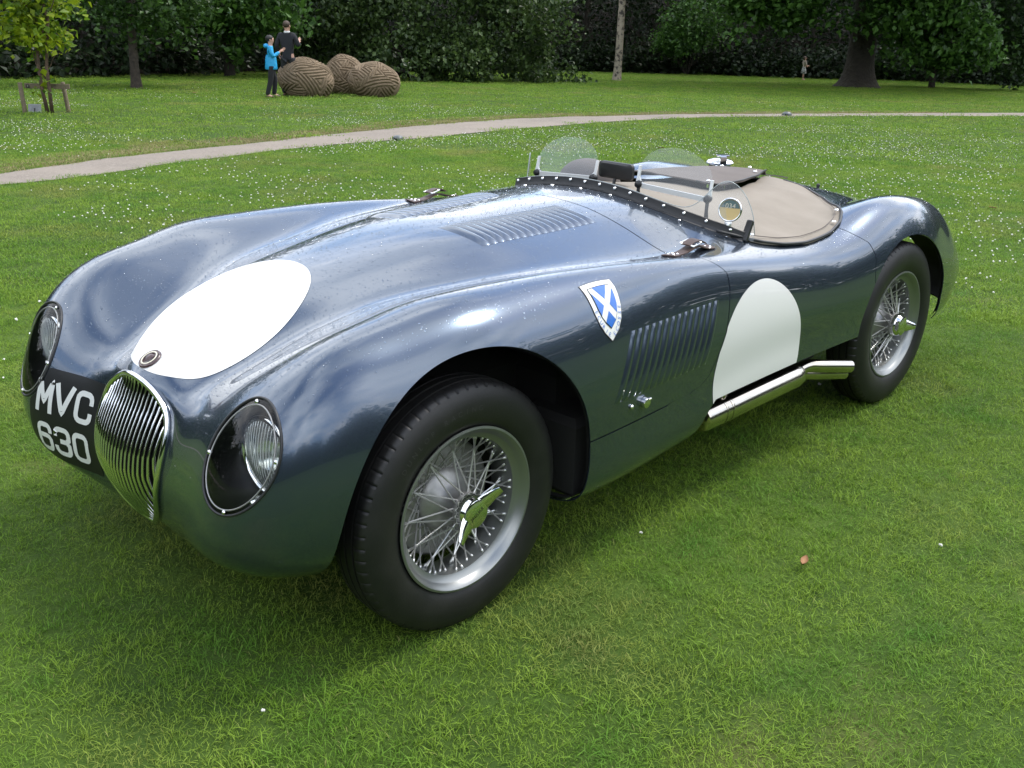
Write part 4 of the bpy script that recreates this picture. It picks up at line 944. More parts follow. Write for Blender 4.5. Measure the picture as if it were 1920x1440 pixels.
# --- headlamps
for s_ in (-1, 1):
    def hb(q, k=1.0):
        ry, rz, a = .108*k, .124*k, .25; yr, zr = ry*math.cos(q), rz*math.sin(q)
        yy = yr*math.cos(a)+zr*math.sin(a); zz = -yr*math.sin(a)+zr*math.cos(a); return .525+yy, .578+zz
    def hp(q, k=1.0, h=0.0):
        y, z = hb(q, k); hit = BT.ray_cast(Vector((-1.2, y*s_, z)), Vector((1, 0, 0)), 1.4)
        if hit[0] is None: return np.array([-.5, y*s_, z])
        nn = np.array(hit[1]); nn = nn if nn[0] < 0 else -nn; return np.array(hit[0])+nn*h
    n = 64; rim_ = [hp(2*math.pi*k/n, 1.0, -.002) for k in range(n)]
    inn = [np.array([max(r_[0]+.09, -.47)*.35-.42*.65+.02, .53*s_+(r_[1]-.525*s_)*.86, .575+(r_[2]-.578)*.86]) for r_ in rim_]
    cen = np.array([-.36, .54*s_, .57])
    B = MB(); B.put(rim_+inn+[cen], [(k, (k+1) % n, n+(k+1) % n, n+k) for k in range(n)]+[(n+k, n+(k+1) % n, 2*n) for k in range(n)])
    lamp = B.build('headlamp', M['black_paint'], car)
    ax = np.array([-1, -.10*-s_*0, .02]); lc = np.array([-.470, .545*s_, .572])
    B = MB(); B.lathe([(.094, -.04), (.097, .0), (.094, .008), (.088, .010), (.086, .004)], 48, ax, lc); B.build('chrome_rim', M['chrome'], lamp)
    B = MB(); B.lathe([(.0, .016), (.03, .0148), (.055, .012), (.075, .0075), (.0865, .003)], 48, ax, lc, mod=None); ln = B.build('lens', M['lens'], lamp)
    B = MB(); B.lathe([(.0, -.060), (.012, -.058), (.030, -.048), (.055, -.030), (.075, -.011), (.087, .003)], 48, ax, lc); B.build('reflector', M['reflector'], lamp)
    B = MB(); B.ball(lc+[-.0-.0+.030, 0, 0], (.020, .013, .013), 12, 8); B.build('bulb', M['rib'], lamp)
    B = MB()
    for k in range(-7, 8):
        x_ = k*.0105; hh = math.sqrt(max(0, .082**2-x_**2))
        if hh < .012: continue
        zz = np.linspace(-hh, hh, 12); P = [lc+np.array([-.0165*(1-(x_*x_+q*q)/.0865**2)-.0018, x_, q]) for q in zz]
        B.tube(P, .0011, 5)
    B.build('lens_ribs', M['rib'], ln, kind='stuff')
    B = MB(); sb = np.array([-.508, .553*s_, .470]); B.lathe([(0, .020), (.010, .018), (.015, .008), (.017, 0), (.017, -.03)], 20, (-1, -.2*-s_*-1, .1), sb); B.build('side_lamp', M['chrome'], lamp)
    f_ = lambda V, s_=s_: np.where(V[:, 1]*s_ > 0, -head(V, ry=.107, rz=.123), -1)
    surf(clip((BV, BN, BF), f_), 'clear_cover', M['lamp_glass'], lamp, off=-.0005)
    B = MB(); B.tube([hp(2*math.pi*k/80, 1.0, .0008) for k in range(80)], .0035, 6, closed=True); B.build('gasket', M['rubber'], lamp)
    B = MB(); B.tube([hp(2*math.pi*k/80, .90, -.001) for k in range(80)], .0022, 6, closed=True); B.build('cover_flange', M['alloy'], lamp)
    for q in (20, 115, 200, 290):
        p = hp(R(q), .94, .001); B = MB(); B.lathe([(0, .004), (.004, .0035), (.0058, .0)], 12, (-.9, .1, .35), p); B.build('screw', M['chrome'], lamp)

# --- louvres pressed into the bonnet top and sides
def louvre(fr, cor, mt, parent, hgt, prof, nu=7):
    """cor: (u,v) corners front-in, front-out, back-out, back-in; profile across front->back"""
    a, b_, c, d = [np.array(q, float) for q in cor]; V = []; F = []; m = len(prof)
    for i in range(nu):
        t = i/(nu-1); p0 = a+(b_-a)*t; p1 = d+(c-d)*t; e = min(1.0, 2.6*min(t, 1-t)+.0)
        e = math.sqrt(max(0, 1-(1-e)**2))
        for (s, h) in prof:
            q = p0+(p1-p0)*s; V.append(drape(fr, q[0], q[1], .0004+h*hgt*e))
    for i in range(nu-1):
        for k in range(m-1): F.append((i*m+k, i*m+k+1, (i+1)*m+k+1, (i+1)*m+k))
    B = MB(); B.put(V, orient(V, F, fr[3])); return B.build('louvre', mt, parent)
NL = 16
prof_t = [(-.1, -.02), (.12, .28), (.4, .72), (.68, .97), (.86, 1.0), (.93, .75), (.95, -.02)]
for s_ in (-1, 1):
    ft = frame_at((0, 0, .89), (0, 0, 1), eu=(1, 0, 0))
    for k in range(NL):
        t0 = k/NL; t1 = (k+.96)/NL
        def ed(t): return (np.array([.469+.474*t, s_*(.086+.030*t)]), np.array([.477+.477*t, s_*(.276+.032*t)]))
        i0, o0 = ed(t0); i1, o1 = ed(t1)
        louvre(ft, (i0, o0, o1, i1), M['paint'], o_front, .0095, prof_t, 17)
    fs = frame_at((0, s_*.77, 0), (0, s_, 0.12), eu=(1, 0, 0))
    sgn = 1 if fs[2][2] > 0 else -1
    for k in range(14):
        xb, xt = .492+.0355*k, .574+.0350*k; zb, zt = .508, .698
        wdt = .025
        louvre(fs, ((xb, zb*sgn), (xt, zt*sgn), (xt+wdt, zt*sgn), (xb+wdt, zb*sgn)), M['paint'], o_front, .0056,
               [(-.15, -.03), (.05, .35), (.25, .8), (.5, 1.0), (.75, .85), (.92, .45), (1.05, -.03)], 25)

# --- shield on the wing
fr = frame_at((.487, -.735, .785), (.02, -.86, .5), eu=(1, 0, 0))
def shield_pts(k=1.0, dy=0):
    L_ = [(-.066, .076), (-.062, .045), (-.060, .02), (-.056, -.015), (-.046, -.05), (-.030, -.078), (-.005, -.104)]
    Rr = [(.030, -.076), (.049, -.046), (.060, -.010), (.064, .025), (.066, .05), (.062, .076)]
    top_ = [(.03, .079), (0, .080), (-.03, .079)]
    return [(x*k, y*k*.90+dy) for x, y in L_+Rr+top_]
def dpoly(name, poly, h, mt, parent, cuts=2):
    V, F = drape_poly(fr, poly, h, cuts); B = MB(); B.put(V, orient(V, F, fr[3])); return B.build(name, mt, parent)
shield = dpoly('shield_emblem', shield_pts(1.035, -.0005), .0010, M['black_paint'], car, 3)
dpoly('shield_border', shield_pts(1.0), .0018, M['shield_white'], shield, 3)
dpoly('field_outline', shield_pts(.735, .006), .0026, M['black_paint'], shield, 3)
dpoly('saltire', shield_pts(.70, .006), .0034, M['white_paint'], shield, 3)
fld = np.array(shield_pts(.70, .006))
def cliphp(poly, a, b_, c):      # keep a*x+b*y+c>0
    out = []
    for k in range(len(poly)):
        p, q = poly[k], poly[(k+1) % len(poly)]; dp_ = a*p[0]+b_*p[1]+c; dq = a*q[0]+b_*q[1]+c
        if dp_ > 0: out.append(p)
        if (dp_ > 0) != (dq > 0): t = dp_/(dp_-dq); out.append((p[0]+(q[0]-p[0])*t, p[1]+(q[1]-p[1])*t))
    return out
cx_, cy_ = .0, .002; sl = 1.28; hwid = .0165
for sx, sy in ((1, 1), (1, -1), (-1, 1), (-1, -1)):
    # wedges between the arms: top, right, bottom, left
    pl = cliphp([tuple(p) for p in fld], -sl*sx, sy*1.0, -hwid+sl*sx*cx_-sy*cy_)
    pl = cliphp(pl, sl*sx if sx*sy > 0 else sl*sx, sy*1.0, -hwid-sl*sx*cx_-sy*cy_) if (sx, sy) in ((1, 1), (1, -1)) else None
    if pl and len(pl) > 2: dpoly('blue_field', pl, .0042, M['blue'], shield, 1)
for sx in (1, -1):
    pl = cliphp([tuple(p) for p in fld], sx*sl, 1.0, -hwid-sx*sl*cx_-cy_)
    pl = cliphp(pl, sx*sl, -1.0, -hwid-sx*sl*cx_+cy_)
    if len(pl) > 2: dpoly('blue_field', pl, .0042, M['blue'], shield, 1)
def text_path(word, path, size, h, mt, parent, name, frm):
    P = np.array(path); sgm = np.linalg.norm(np.diff(P, axis=0), axis=1); Ls = np.concatenate([[0], np.cumsum(sgm)]); step = Ls[-1]/len(word)
    for k, ch in enumerate(word):
        V, F = text_mesh(ch, size); cxm = (V[:, 0].min()+V[:, 0].max())/2; s0 = (k+.5)*step
        p = np.array([np.interp(s0, Ls, P[:, 0]), np.interp(s0, Ls, P[:, 1])])
        q = np.array([np.interp(min(s0+.003, Ls[-1]), Ls, P[:, 0]), np.interp(min(s0+.003, Ls[-1]), Ls, P[:, 1])])-np.array([np.interp(max(s0-.003, 0), Ls, P[:, 0]), np.interp(max(s0-.003, 0), Ls, P[:, 1])])
        q /= np.linalg.norm(q); nr = np.array([-q[1], q[0]])
        VV = [drape(frm, *(p+q*(v[0]-cxm)+nr*v[1]), h) for v in V]
        B = MB(); B.put(VV, orient(VV, F, frm[3])); B.build(name, mt, parent)
text_path('ECURIE', [(-.0555, -.004), (-.050, -.029), (-.041, -.052), (-.026, -.072), (-.012, -.085)], .0165, .0028, M['blue'], shield, 'letter', fr)
text_path('ECOSSE', [(.004, -.086), (.024, -.071), (.040, -.051), (.051, -.029), (.0585, -.004)], .0165, .0028, M['blue'], shield, 'letter', fr)

# --- bonnet straps
def ribbon(fr, P, wd, h, th, name, mt, parent, hm=None):
    P = np.array(P, float); V = []; n = len(P); T = np.gradient(P, axis=0); T /= np.linalg.norm(T, axis=1, keepdims=True)
    for i in range(n):
        nr = np.array([-T[i][1], T[i][0]]); hh = h+(hm[i] if hm is not None else 0); w_ = wd[i] if hasattr(wd, '__len__') else wd
        for s, q in ((-.5, hh), (-.5, hh+th*.8), (-.35, hh+th), (.35, hh+th), (.5, hh+th*.8), (.5, hh)):
            V.append(drape(fr, *(P[i]+nr*s*w_), q))
    F = [(i*6+k, i*6+(k+1) % 6, i*6+6+(k+1) % 6, i*6+6+k) for i in range(n-1) for k in range(6)]+[(5, 4, 3, 2, 1, 0), tuple(range((n-1)*6, n*6))]
    B = MB(); B.put(V, F); return B.build(name, mt, parent, sharp=40)
for s_ in (-1, 1):
    fr2 = frame_at((1.07, s_*.60, .82), (0, -.03*-s_, 1), eu=(1, 0, 0))
    X = np.linspace(-.125, .12, 26); P = np.stack([X, .004*np.sin(X*14)], 1)
    hm = .016*np.exp(-((X-.015)/.05)**2)
    strap = ribbon(fr2, P, [.036 if x > -.085 else .036+.02*(1-math.exp((x+.085)/.02)) for x in X], .001, .0042, 'bonnet_strap', M['leather'], car, hm)
    P2 = np.stack([np.linspace(-.03, .055, 10), np.zeros(10)], 1)
    ribbon(fr2, P2, .036, .024, .0042, 'strap_loop', M['leather'], strap, .012*np.sin(np.linspace(0, math.pi, 10)))
    B = MB(); pts = [drape(fr2, x, y, z) for x, y, z in ((-.026, -.026, .026), (-.026, .026, .026), (.012, .026, .034), (.012, -.026, .034))]
    B.tube(pts, .0032, 7, closed=True); B.tube([pts[0]*.5+pts[1]*.5, pts[2]*.5+pts[3]*.5+np.array([0, 0, .004])], .0022, 6); B.build('buckle', M['chrome'], strap)
    for x, y in ((-.105, -.010), (-.105, .010), (-.085, -.010), (-.085, .010), (.09, -.009), (.09, .009), (.107, 0)):
        B = MB(); B.lathe([(0, .0035), (.003, .003), (.0046, 0)], 10, (0, 0, 1), drape(fr2, x, y, .005)); B.build('rivet', M['chrome'], strap)

# --- scuttle trim strip with domed fasteners, low perspex screen, aero screens
def scx(y): return 1.262+1.25*max(0, abs(y)-.24)**2
def onb(x, y, h=0):
    hit = BT.ray_cast(Vector((x, y, 2)), Vector((0, 0, -1)), 3); nn = np.array(hit[1]); nn = nn if nn[2] > 0 else -nn; return np.array(hit[0])+nn*h
ys = np.linspace(-.585, .365, 61); V = []
for y in ys:
    p = onb(scx(y), y); q = np.array([-.35, 0, 1.]); 
    for dx, dz in ((-.012, .0012), (-.004, .004), (0, .012), (.003, .030), (.006, .031), (.010, .0)): V.append(p+[dx, 0, dz])
B = MB(); B.put(V, [(i*6+k, i*6+6+k, i*6+7+k, i*6+k+1) for i in range(60) for k in range(5)]); trim = B.build('scuttle_trim', M['rubber'], car, sharp=40)
for k, y in enumerate(np.linspace(-.545, .345, 14)):
    p = onb(scx(y), y)+[-.0005, 0, .021]; B = MB(); B.lathe([(0, .005), (.0035, .0045), (.006, .001), (.0065, -.001)], 12, (-1, 0, .15), p); B.build('fastener', M['chrome'], trim)
    if k % 2 == 0: p = onb(scx(y)-.022, y, .0005); B = MB(); B.lathe([(0, .003), (.004, .0028), (.0065, 0)], 12, (0, 0, 1), p); B.build('fastener', M['chrome'], trim)
V = []; yy = np.linspace(-.605, .375, 101)
for y in yy:
    a = abs(y); p = onb(scx(y)+.006, y)
    h = .022+(.150*(1/(1+math.exp(-(a-.465)/.022))) if y < 0 else 0)
    h *= math.sqrt(max(.02, 1-max(0, (a-.50)/.106)**2))
    for t in np.linspace(0, 1, 7): V.append(p+[h*t*.30, -math.copysign(1, y)*h*t*.10*(a > .4), .008+h*t])
B = MB(); B.put(V, [(i*7+k, i*7+7+k, i*7+8+k, i*7+k+1) for i in range(100) for k in range(6)]); lsc = B.build('low_screen', M['glass'], car)
B = MB(); B.tube([V[i*7+6] for i in range(101)], .0014, 5); B.build('screen_edge', M['edge'], lsc)
q0 = onb(1.372, .392); V = []
for t in np.linspace(0, 1, 9):                       # driver's side wind deflector, seen nearly edge-on
    w_ = .115*math.sqrt(max(.03, 1-t**2.6))
    for s in (0, 1): V.append(q0+np.array([.030*t+w_*s*.80, .012*t+w_*s*.60, .004+.118*t]))
V = V+[np.array(v)+[-.0012, .0014, 0] for v in V]; F = [(2*i, 2*i+1, 2*i+3, 2*i+2) for i in range(8)]; F += [tuple(k+18 for k in f[::-1]) for f in F]
dfl = MB().put(V, F).build('wind_deflector', M['glass'], car)
B = MB(); B.tube([V[2*i] for i in range(9)]+[V[17]], .0022, 5); B.build('deflector_edge', M['edge'], dfl)
for ye in (-.585,):                             # end brackets of the strip
    p = onb(scx(ye), ye); B = MB(); B.box(p+[.012, 0, .035], (.012, .022, .075), rot=[[.9, 0, .43], [0, 1, 0], [-.43, 0, .9]], bev=.003); B.build('end_bracket', M['rubber'], trim, smooth=False)
def aero(bl, br, hgt, rake, name):
    bl = np.array(bl); br = np.array(br); ex = br-bl; wd = np.linalg.norm(ex); ex /= wd; nrm = np.cross(ex, [0, 0, 1.]); nrm /= np.linalg.norm(nrm)
    if nrm[0] > 0: nrm = -nrm
    ez = np.array([0, 0, 1.])*math.cos(rake)-nrm*math.sin(rake)
    def pt(u, v): return bl+ex*u*wd+ez*v-nrm*.018*(1-(2*u-1)**2)*0
    out = [(.0, 0.035), (.0, .065)]
    for k in range(0, 25):
        q = math.pi-math.pi*k/24; out.append((.5+.5*math.cos(q), .065+(hgt-.065)*math.sin(q)))
    out += [(1, .035)]
    for cx2, a0 in ((.91, 0), (.09, -90)):
        for k in range(6): q = R(a0-90*k/5); out.append((cx2+.09*math.cos(q), .03+.025*math.sin(q)))
    fpth = [(.0, .072), (.0, .05)]+[(.09+.09*math.cos(R(180+90*k/5)), .03+.025*math.sin(R(180+90*k/5))) for k in range(6)]+[(.91+.09*math.cos(R(270+90*k/5)), .03+.025*math.sin(R(270+90*k/5))) for k in range(6)]+[(1, .05), (1, .072)]
    B = MB(); V = []
    P = [pt(u, v) for u, v in fpth]; n = len(P)
    Tn = np.gradient(np.array(P), axis=0); Tn /= np.linalg.norm(Tn, axis=1, keepdims=True)
    for i in range(n):
        sd_ = np.cross(Tn[i], nrm); w2 = .0085 if 2 < i < n-3 else .005
        for a1, b1 in ((-1, -1), (1, -1), (1, 1), (-1, 1)): V.append(P[i]+sd_*a1*w2+nrm*b1*.004)
    B.put(V, [(i*4+k, i*4+(k+1) % 4, i*4+4+(k+1) % 4, i*4+4+k) for i in range(n-1) for k in range(4)]+[(3, 2, 1, 0), tuple(range(4*n-4, 4*n))])
    fro = B.build(name, M['frame'], car, sharp=40)
    B = MB(); B.put([pt(u, v) for u, v in out], [tuple(range(len(out)))]); B.build('pane', M['glass'], fro)
    B = MB(); pe = [pt(u, v)+nrm*.0 for u, v in out[1:28]]; B.tube(pe, .0022, 5); B.build('pane_edge', M['edge'], fro)
    for u in (.02, .98):
        p = pt(u, .012); q = onb(p[0]+.0, p[1]); B = MB(); B.lathe([(0, -.014), (.012, -.013), (.014, 0), (.012, .013), (0, .014)], 14, nrm, p+[0, 0, -.004]); B.tube([p, (p+q)/2+nrm*.004, q], [.007, .006, .009], 8); B.build('clamp', M['rubber'], fro)
    return fro
aero((1.318, -.190, .952), (1.372, -.455, .928), .155, R(14), 'aero_screen')
aero((1.425, .390, .912), (1.455, .118, .922), .155, R(16), 'aero_screen')

# --- tax disc holder on the screen end
tp = np.array([1.395, -.528, .908]); tn = np.array([-.93, -.30, .20]); tn /= np.linalg.norm(tn)
B = MB(); B.lathe([(.036, -.010), (.040, -.006), (.041, .004), (.039, .009), (.035, .007), (.034, .003)], 40, tn, tp); tax = B.build('licence_holder', M['chrome'], car)
B = MB(); B.lathe([(0, .003), (.0345, .003)], 40, tn, tp); B.build('licence_disc', M['yellow_paper'], tax)
tu = np.cross([0, 0, 1.], tn); tu /= np.linalg.norm(tu); tv = np.cross(tn, tu)
hb_ = [(.033*math.cos(R(a)), .033*math.sin(R(a))) for a in range(12, 169, 12)]
B = MB(); B.put([tp+tn*.0038+tu*x+tv*y for x, y in hb_], [tuple(range(len(hb_)))]); B.build('disc_band', M['green_paper'], tax)
def flat_text(word, o, u, v, n, size, mt, parent, name, h=0.0, italic=0):
    V, F = text_mesh(word, size); cx2 = (V[:, 0].min()+V[:, 0].max())/2; cy2 = (V[:, 1].min()+V[:, 1].max())/2
    VV = [o+u*(p[0]-cx2+italic*(p[1]-cy2))+v*(p[1]-cy2)+n*h for p in V]; B = MB(); B.put(VV, orient(VV, F, n)); return B.build(name, mt, parent)
flat_text('034', tp, tu, tv, tn, .024, M['cream'], tax, 'numerals', .0046)
for o_ in tax.children:
    if o_.name.startswith('numerals'): 
        o_.location = tv*.013
B = MB(); B.box(tp-tv*.048+tn*.004, (.004, .024, .026), rot=np.stack([tn, tu, tv], 1), bev=.001); B.lathe([(0, .005), (.004, .004), (.006, 0)], 12, tn, tp-tv*.052+tn*.006); B.build('bracket', M['satin'], tax)

# --- mirror, seat, wheel of the driver, covers
B = MB(); mp = np.array([1.42, -.012, .975]); V = []
for sx_, k in ((-.012, .8), (-.004, 1), (.010, 1), (.014, .95)):
    for (x, y) in rr(-.078*k, -.030*k, .078*k, .030*k, .014*k): V.append(mp+[sx_, x, y])
nr_ = 20; B.put(V, [(i*nr_+k, i*nr_+(k+1) % nr_, i*nr_+nr_+(k+1) % nr_, i*nr_+nr_+k) for i in range(3) for k in range(nr_)]+[tuple(range(nr_))[::-1], tuple(range(3*nr_, 4*nr_))])
B.tube([mp+[.0, 0, -.02], mp+[-.01, 0, -.05], onb(1.40, -.012)], .006, 8); B.build('rear_view_mirror', M['rubber'], car, sharp=35)
B = MB(); B.ball((1.66, .31, .865), (.085, .150, .098), 28, 16); B.build('steering_wheel_cover', M['dark_canvas'], car)
B = MB(); V = []
for i in range(13):
    v = i/12; z = .42+.40*v; hw2 = .215*math.sqrt(max(.02, 1-max(0, (v-.62)/.40)**2))
    for k in range(13):
        u = k/12*2-1; V.append((1.90+.10*v-.05*(1-u*u)*0+.05*u*u*-1, .30+hw2*u, z-.0*u*u))
n13 = len(V); V2 = [(x+.07, y, z) for x, y, z in V]
F = [(i*13+k, i*13+k+1, i*13+14+k, i*13+13+k) for i in range(12) for k in range(12)]; F += [tuple(q+n13 for q in f[::-1]) for f in F]
bl_ = [k for k in range(13)]+[i*13+12 for i in range(1, 13)]+[12*13+k for k in range(11, -1, -1)]+[i*13 for i in range(11, 0, -1)]
F += [(bl_[k], bl_[k-1], bl_[k-1]+n13, bl_[k]+n13) for k in range(len(bl_))]
B.put(V, F if False else F) if False else B.put(V+V2, F); B.build('driver_seat', M['rubber'], car)
for bx_, bw_, bt_ in ((1.31, 1.0, .80), (2.33, .76, .74)):
    B = MB(); B.box((bx_, 0, bt_-.15), (.02, bw_, .30), bev=.004); B.build('bulkhead', M['liner'], car, smooth=False)

cvg = clip((BV, BN, BF), lambda V: np.where(V[:, 2] > .6, 1, -1)+0.0)
def seam_y(x): return np.interp(x, [1.2, 1.45, 1.68, 1.74, 1.80, 1.99, 2.19, 2.50, 2.7], [.02, .02, -.02, -.185, -.222, -.20, -.15, -.01, .0])
def cov_out(V, g=.0):
    x, y, z = V.T; ay = np.abs(y)
    yo = np.interp(x, [1.28, 1.34, 1.42, 1.49, 1.60, 1.75, 1.95, 2.06, 2.14, 2.22, 2.33, 2.42, 2.47], [.46, .535, .585, .610, .626, .632, .622, .600, .562, .50, .385, .22, .0])
    return np.where(z > .6, yo-ay+g, -1)
beige = clip(cvg, lambda V: np.minimum(np.minimum(cov_out(V), np.where(V[:, 0] > 1.72, seam_y(V[:, 0])+.012, seam_y(V[:, 0])+.04)-V[:, 1]), V[:, 0]-1.300-1.2*np.maximum(0, np.abs(V[:, 1])-.25)**2))
def wrinkle(m, amp, sag=0):
    V, N, F = m; V = V.copy(); x, y = V[:, 0], V[:, 1]
    V[:, 2] += amp*(np.sin(x*19+y*7)*.35+np.sin(x*7.3-y*13)*.5+np.sin(x*31+y*23+2)*.15)
    if sag: V[:, 2] += sag*np.clip(cov_out(V)/.18, 0, 1)**.6
    du_ = amp*(np.cos(x*19+y*7)*.35*19+np.cos(x*7.3-y*13)*.5*7.3); dv_ = amp*(np.cos(x*19+y*7)*.35*7-np.cos(x*7.3-y*13)*.5*13)
    N = N-np.stack([du_, dv_, 0*x], 1); N /= np.linalg.norm(N, axis=1, keepdims=True); return V, N, F
tonneau = surf(wrinkle(beige, .0045, -.004), 'tonneau_cover', M['canvas'], car, off=.010, thick=.006)
darkc = clip(cvg, lambda V: np.minimum(np.minimum(cov_out(V, .004), V[:, 1]-seam_y(V[:, 0])+.0), V[:, 0]-1.70-.16*np.clip(V[:, 1]/.3, 0, 1)))
dcov = surf(wrinkle(darkc, .0025, .018), 'driver_cover', M['dark_canvas'], car, off=.018, thick=.005)
def ckpt(x, y, h):
    hit = BT.ray_cast(Vector((x, y, 2)), Vector((0, 0, -1)), 3); return np.array(hit[0])+[0, 0, h]
xs_ = np.linspace(1.33, 2.44, 60); yo_ = lambda x: float(np.interp(x, [1.28, 1.34, 1.42, 1.49, 1.60, 1.75, 1.95, 2.06, 2.14, 2.22, 2.33, 2.42, 2.47], [.46, .535, .585, .610, .626, .632, .622, .600, .562, .50, .385, .22, .0]))
B = MB(); B.tube([ckpt(x, -yo_(x), .011) for x in xs_], .0055, 6); B.build('cover_binding', M['rubber'], tonneau)
B = MB(); B.tube([ckpt(x, -yo_(x)+.028, .0175-.004*min(1, .028/.18)**.6) for x in np.linspace(1.40, 2.36, 70)], .0014, 5); B.build('stitching', M['dark_canvas'], tonneau)
B = MB(); B.tube([ckpt(x, float(seam_y(x)), .036) for x in np.linspace(1.73, 2.47, 40)], .0035, 6); B.build('cover_binding', M['rubber'], dcov)
for x, y in ((2.13, -.545), (2.02, -.595), (1.46, -.58)):
    B = MB(); B.lathe([(0, .005), (.006, .004), (.009, 0)], 12, (0, 0, 1), ckpt(x, y, .020)); B.build('stud', M['chrome'], tonneau)
for x, y in ((2.42, .03), (2.25, -.10), (2.20, .47), (2.40, .16), (1.95, .56), (1.78, -.18)):
    B = MB(); B.lathe([(0, .005), (.006, .004), (.009, 0)], 12, (0, 0, 1), ckpt(x, y, .040)); B.build('stud', M['chrome'], dcov)

# --- fuel filler
fp_ = onb(2.60, .30)+[0, 0, .035]; B = MB(); B.lathe([(.060, -.08), (.060, .012), (.052, .016), (.050, .026), (.062, .030), (.064, .036), (.055, .046), (.03, .053), (0, .055)], 36, (0, 0, 1), fp_)
fill = B.build('fuel_filler', M['chrome'], car, sharp=40)
B = MB(); B.box(fp_+[-.045, -.045, .045], (.020, .030, .055), rot=[[.7, -.7, 0], [.7, .7, 0], [0, 0, 1]], bev=.004); B.box(fp_+[-.030, -.030, .072], (.03, .06, .008), rot=[[.7, -.7, 0], [.7, .7, 0], [0, 0, 1]], bev=.002); B.build('lever', M['chrome'], fill, smooth=False)
p = onb(2.66, -.18); B = MB(); B.tube([p+[0, 0, -.005], p+[0, 0, .010]], .007, 10); B.ball(p+[0, 0, .012], .009); B.build('deck_stud', M['rubber'], car)

# --- side filler button
p = drape(fs0, .637, .480) if False else np.array([.637, -.7735, .480])
B = MB(); B.lathe([(.016, 0), (.016, .007), (.0145, .014), (.012, .0155), (0, .016)], 24, (0, -1, -.05), p); B.box(p+[.014, -.010, .009], (.008, .010, .008), bev=.002); B.build('bonnet_lock', M['chrome'], car, sharp=35)
B = MB(); B.ball(np.array([.573, -.780, .483]), (.007, .006, .007)); B.build('lock_pin', M['chrome'], car)

# --- exhaust
ya = -.690
B = MB(); B.lathe([(0, .0), (.030, .002), (.042, .008), (.046, .018), (.046, .575), (.047, .580), (.047, .615), (.043, .622), (.02, .624)], 40, (1, .0, .015), (1.062, ya, .285))
ex = B.build('exhaust_silencer', M['steel'], car, sharp=40)
for dy, dz, l in ((-.004, .016, 0), (.022, -.020, .012)):
    P = [(1.66, ya+dy, .295+dz*.6), (1.71, ya+dy, .297+dz*.8), (1.75, ya+dy-.010, .300+dz), (1.80, ya+dy-.034, .294+dz), (1.93+l, ya+dy-.085, .276+dz)]
    pp = cspline(np.arange(5), np.array(P), np.linspace(0, 4, 24)); B = MB(); B.tube(pp, [.024]*24, 20, cap=False); B.tube(pp[::-1]*1.0, [.0222]*24, 20, cap=False); B.build('tail_pipe', M['steel'], ex)
B = MB(); B.box((1.19, ya, .345), (.02, .03, .05), bev=.003); B.lathe([(.0475, 0), (.0485, .002), (.0485, .010), (.0475, .012)], 40, (1, 0, .015), (1.20, ya, .287)); B.lathe([(.0475, 0), (.0485, .002), (.0485, .008), (.0475, .010)], 40, (1, 0, .015), (1.165, ya, .2865)); B.build('clamp_band', M['steel'], ex)
B = MB(); B.tube([(.98, ya+.02, .27), (1.03, ya, .282), (1.07, ya, .285)], [.017, .018, .02], 12); B.build('inlet_pipe', M['steel'], ex)

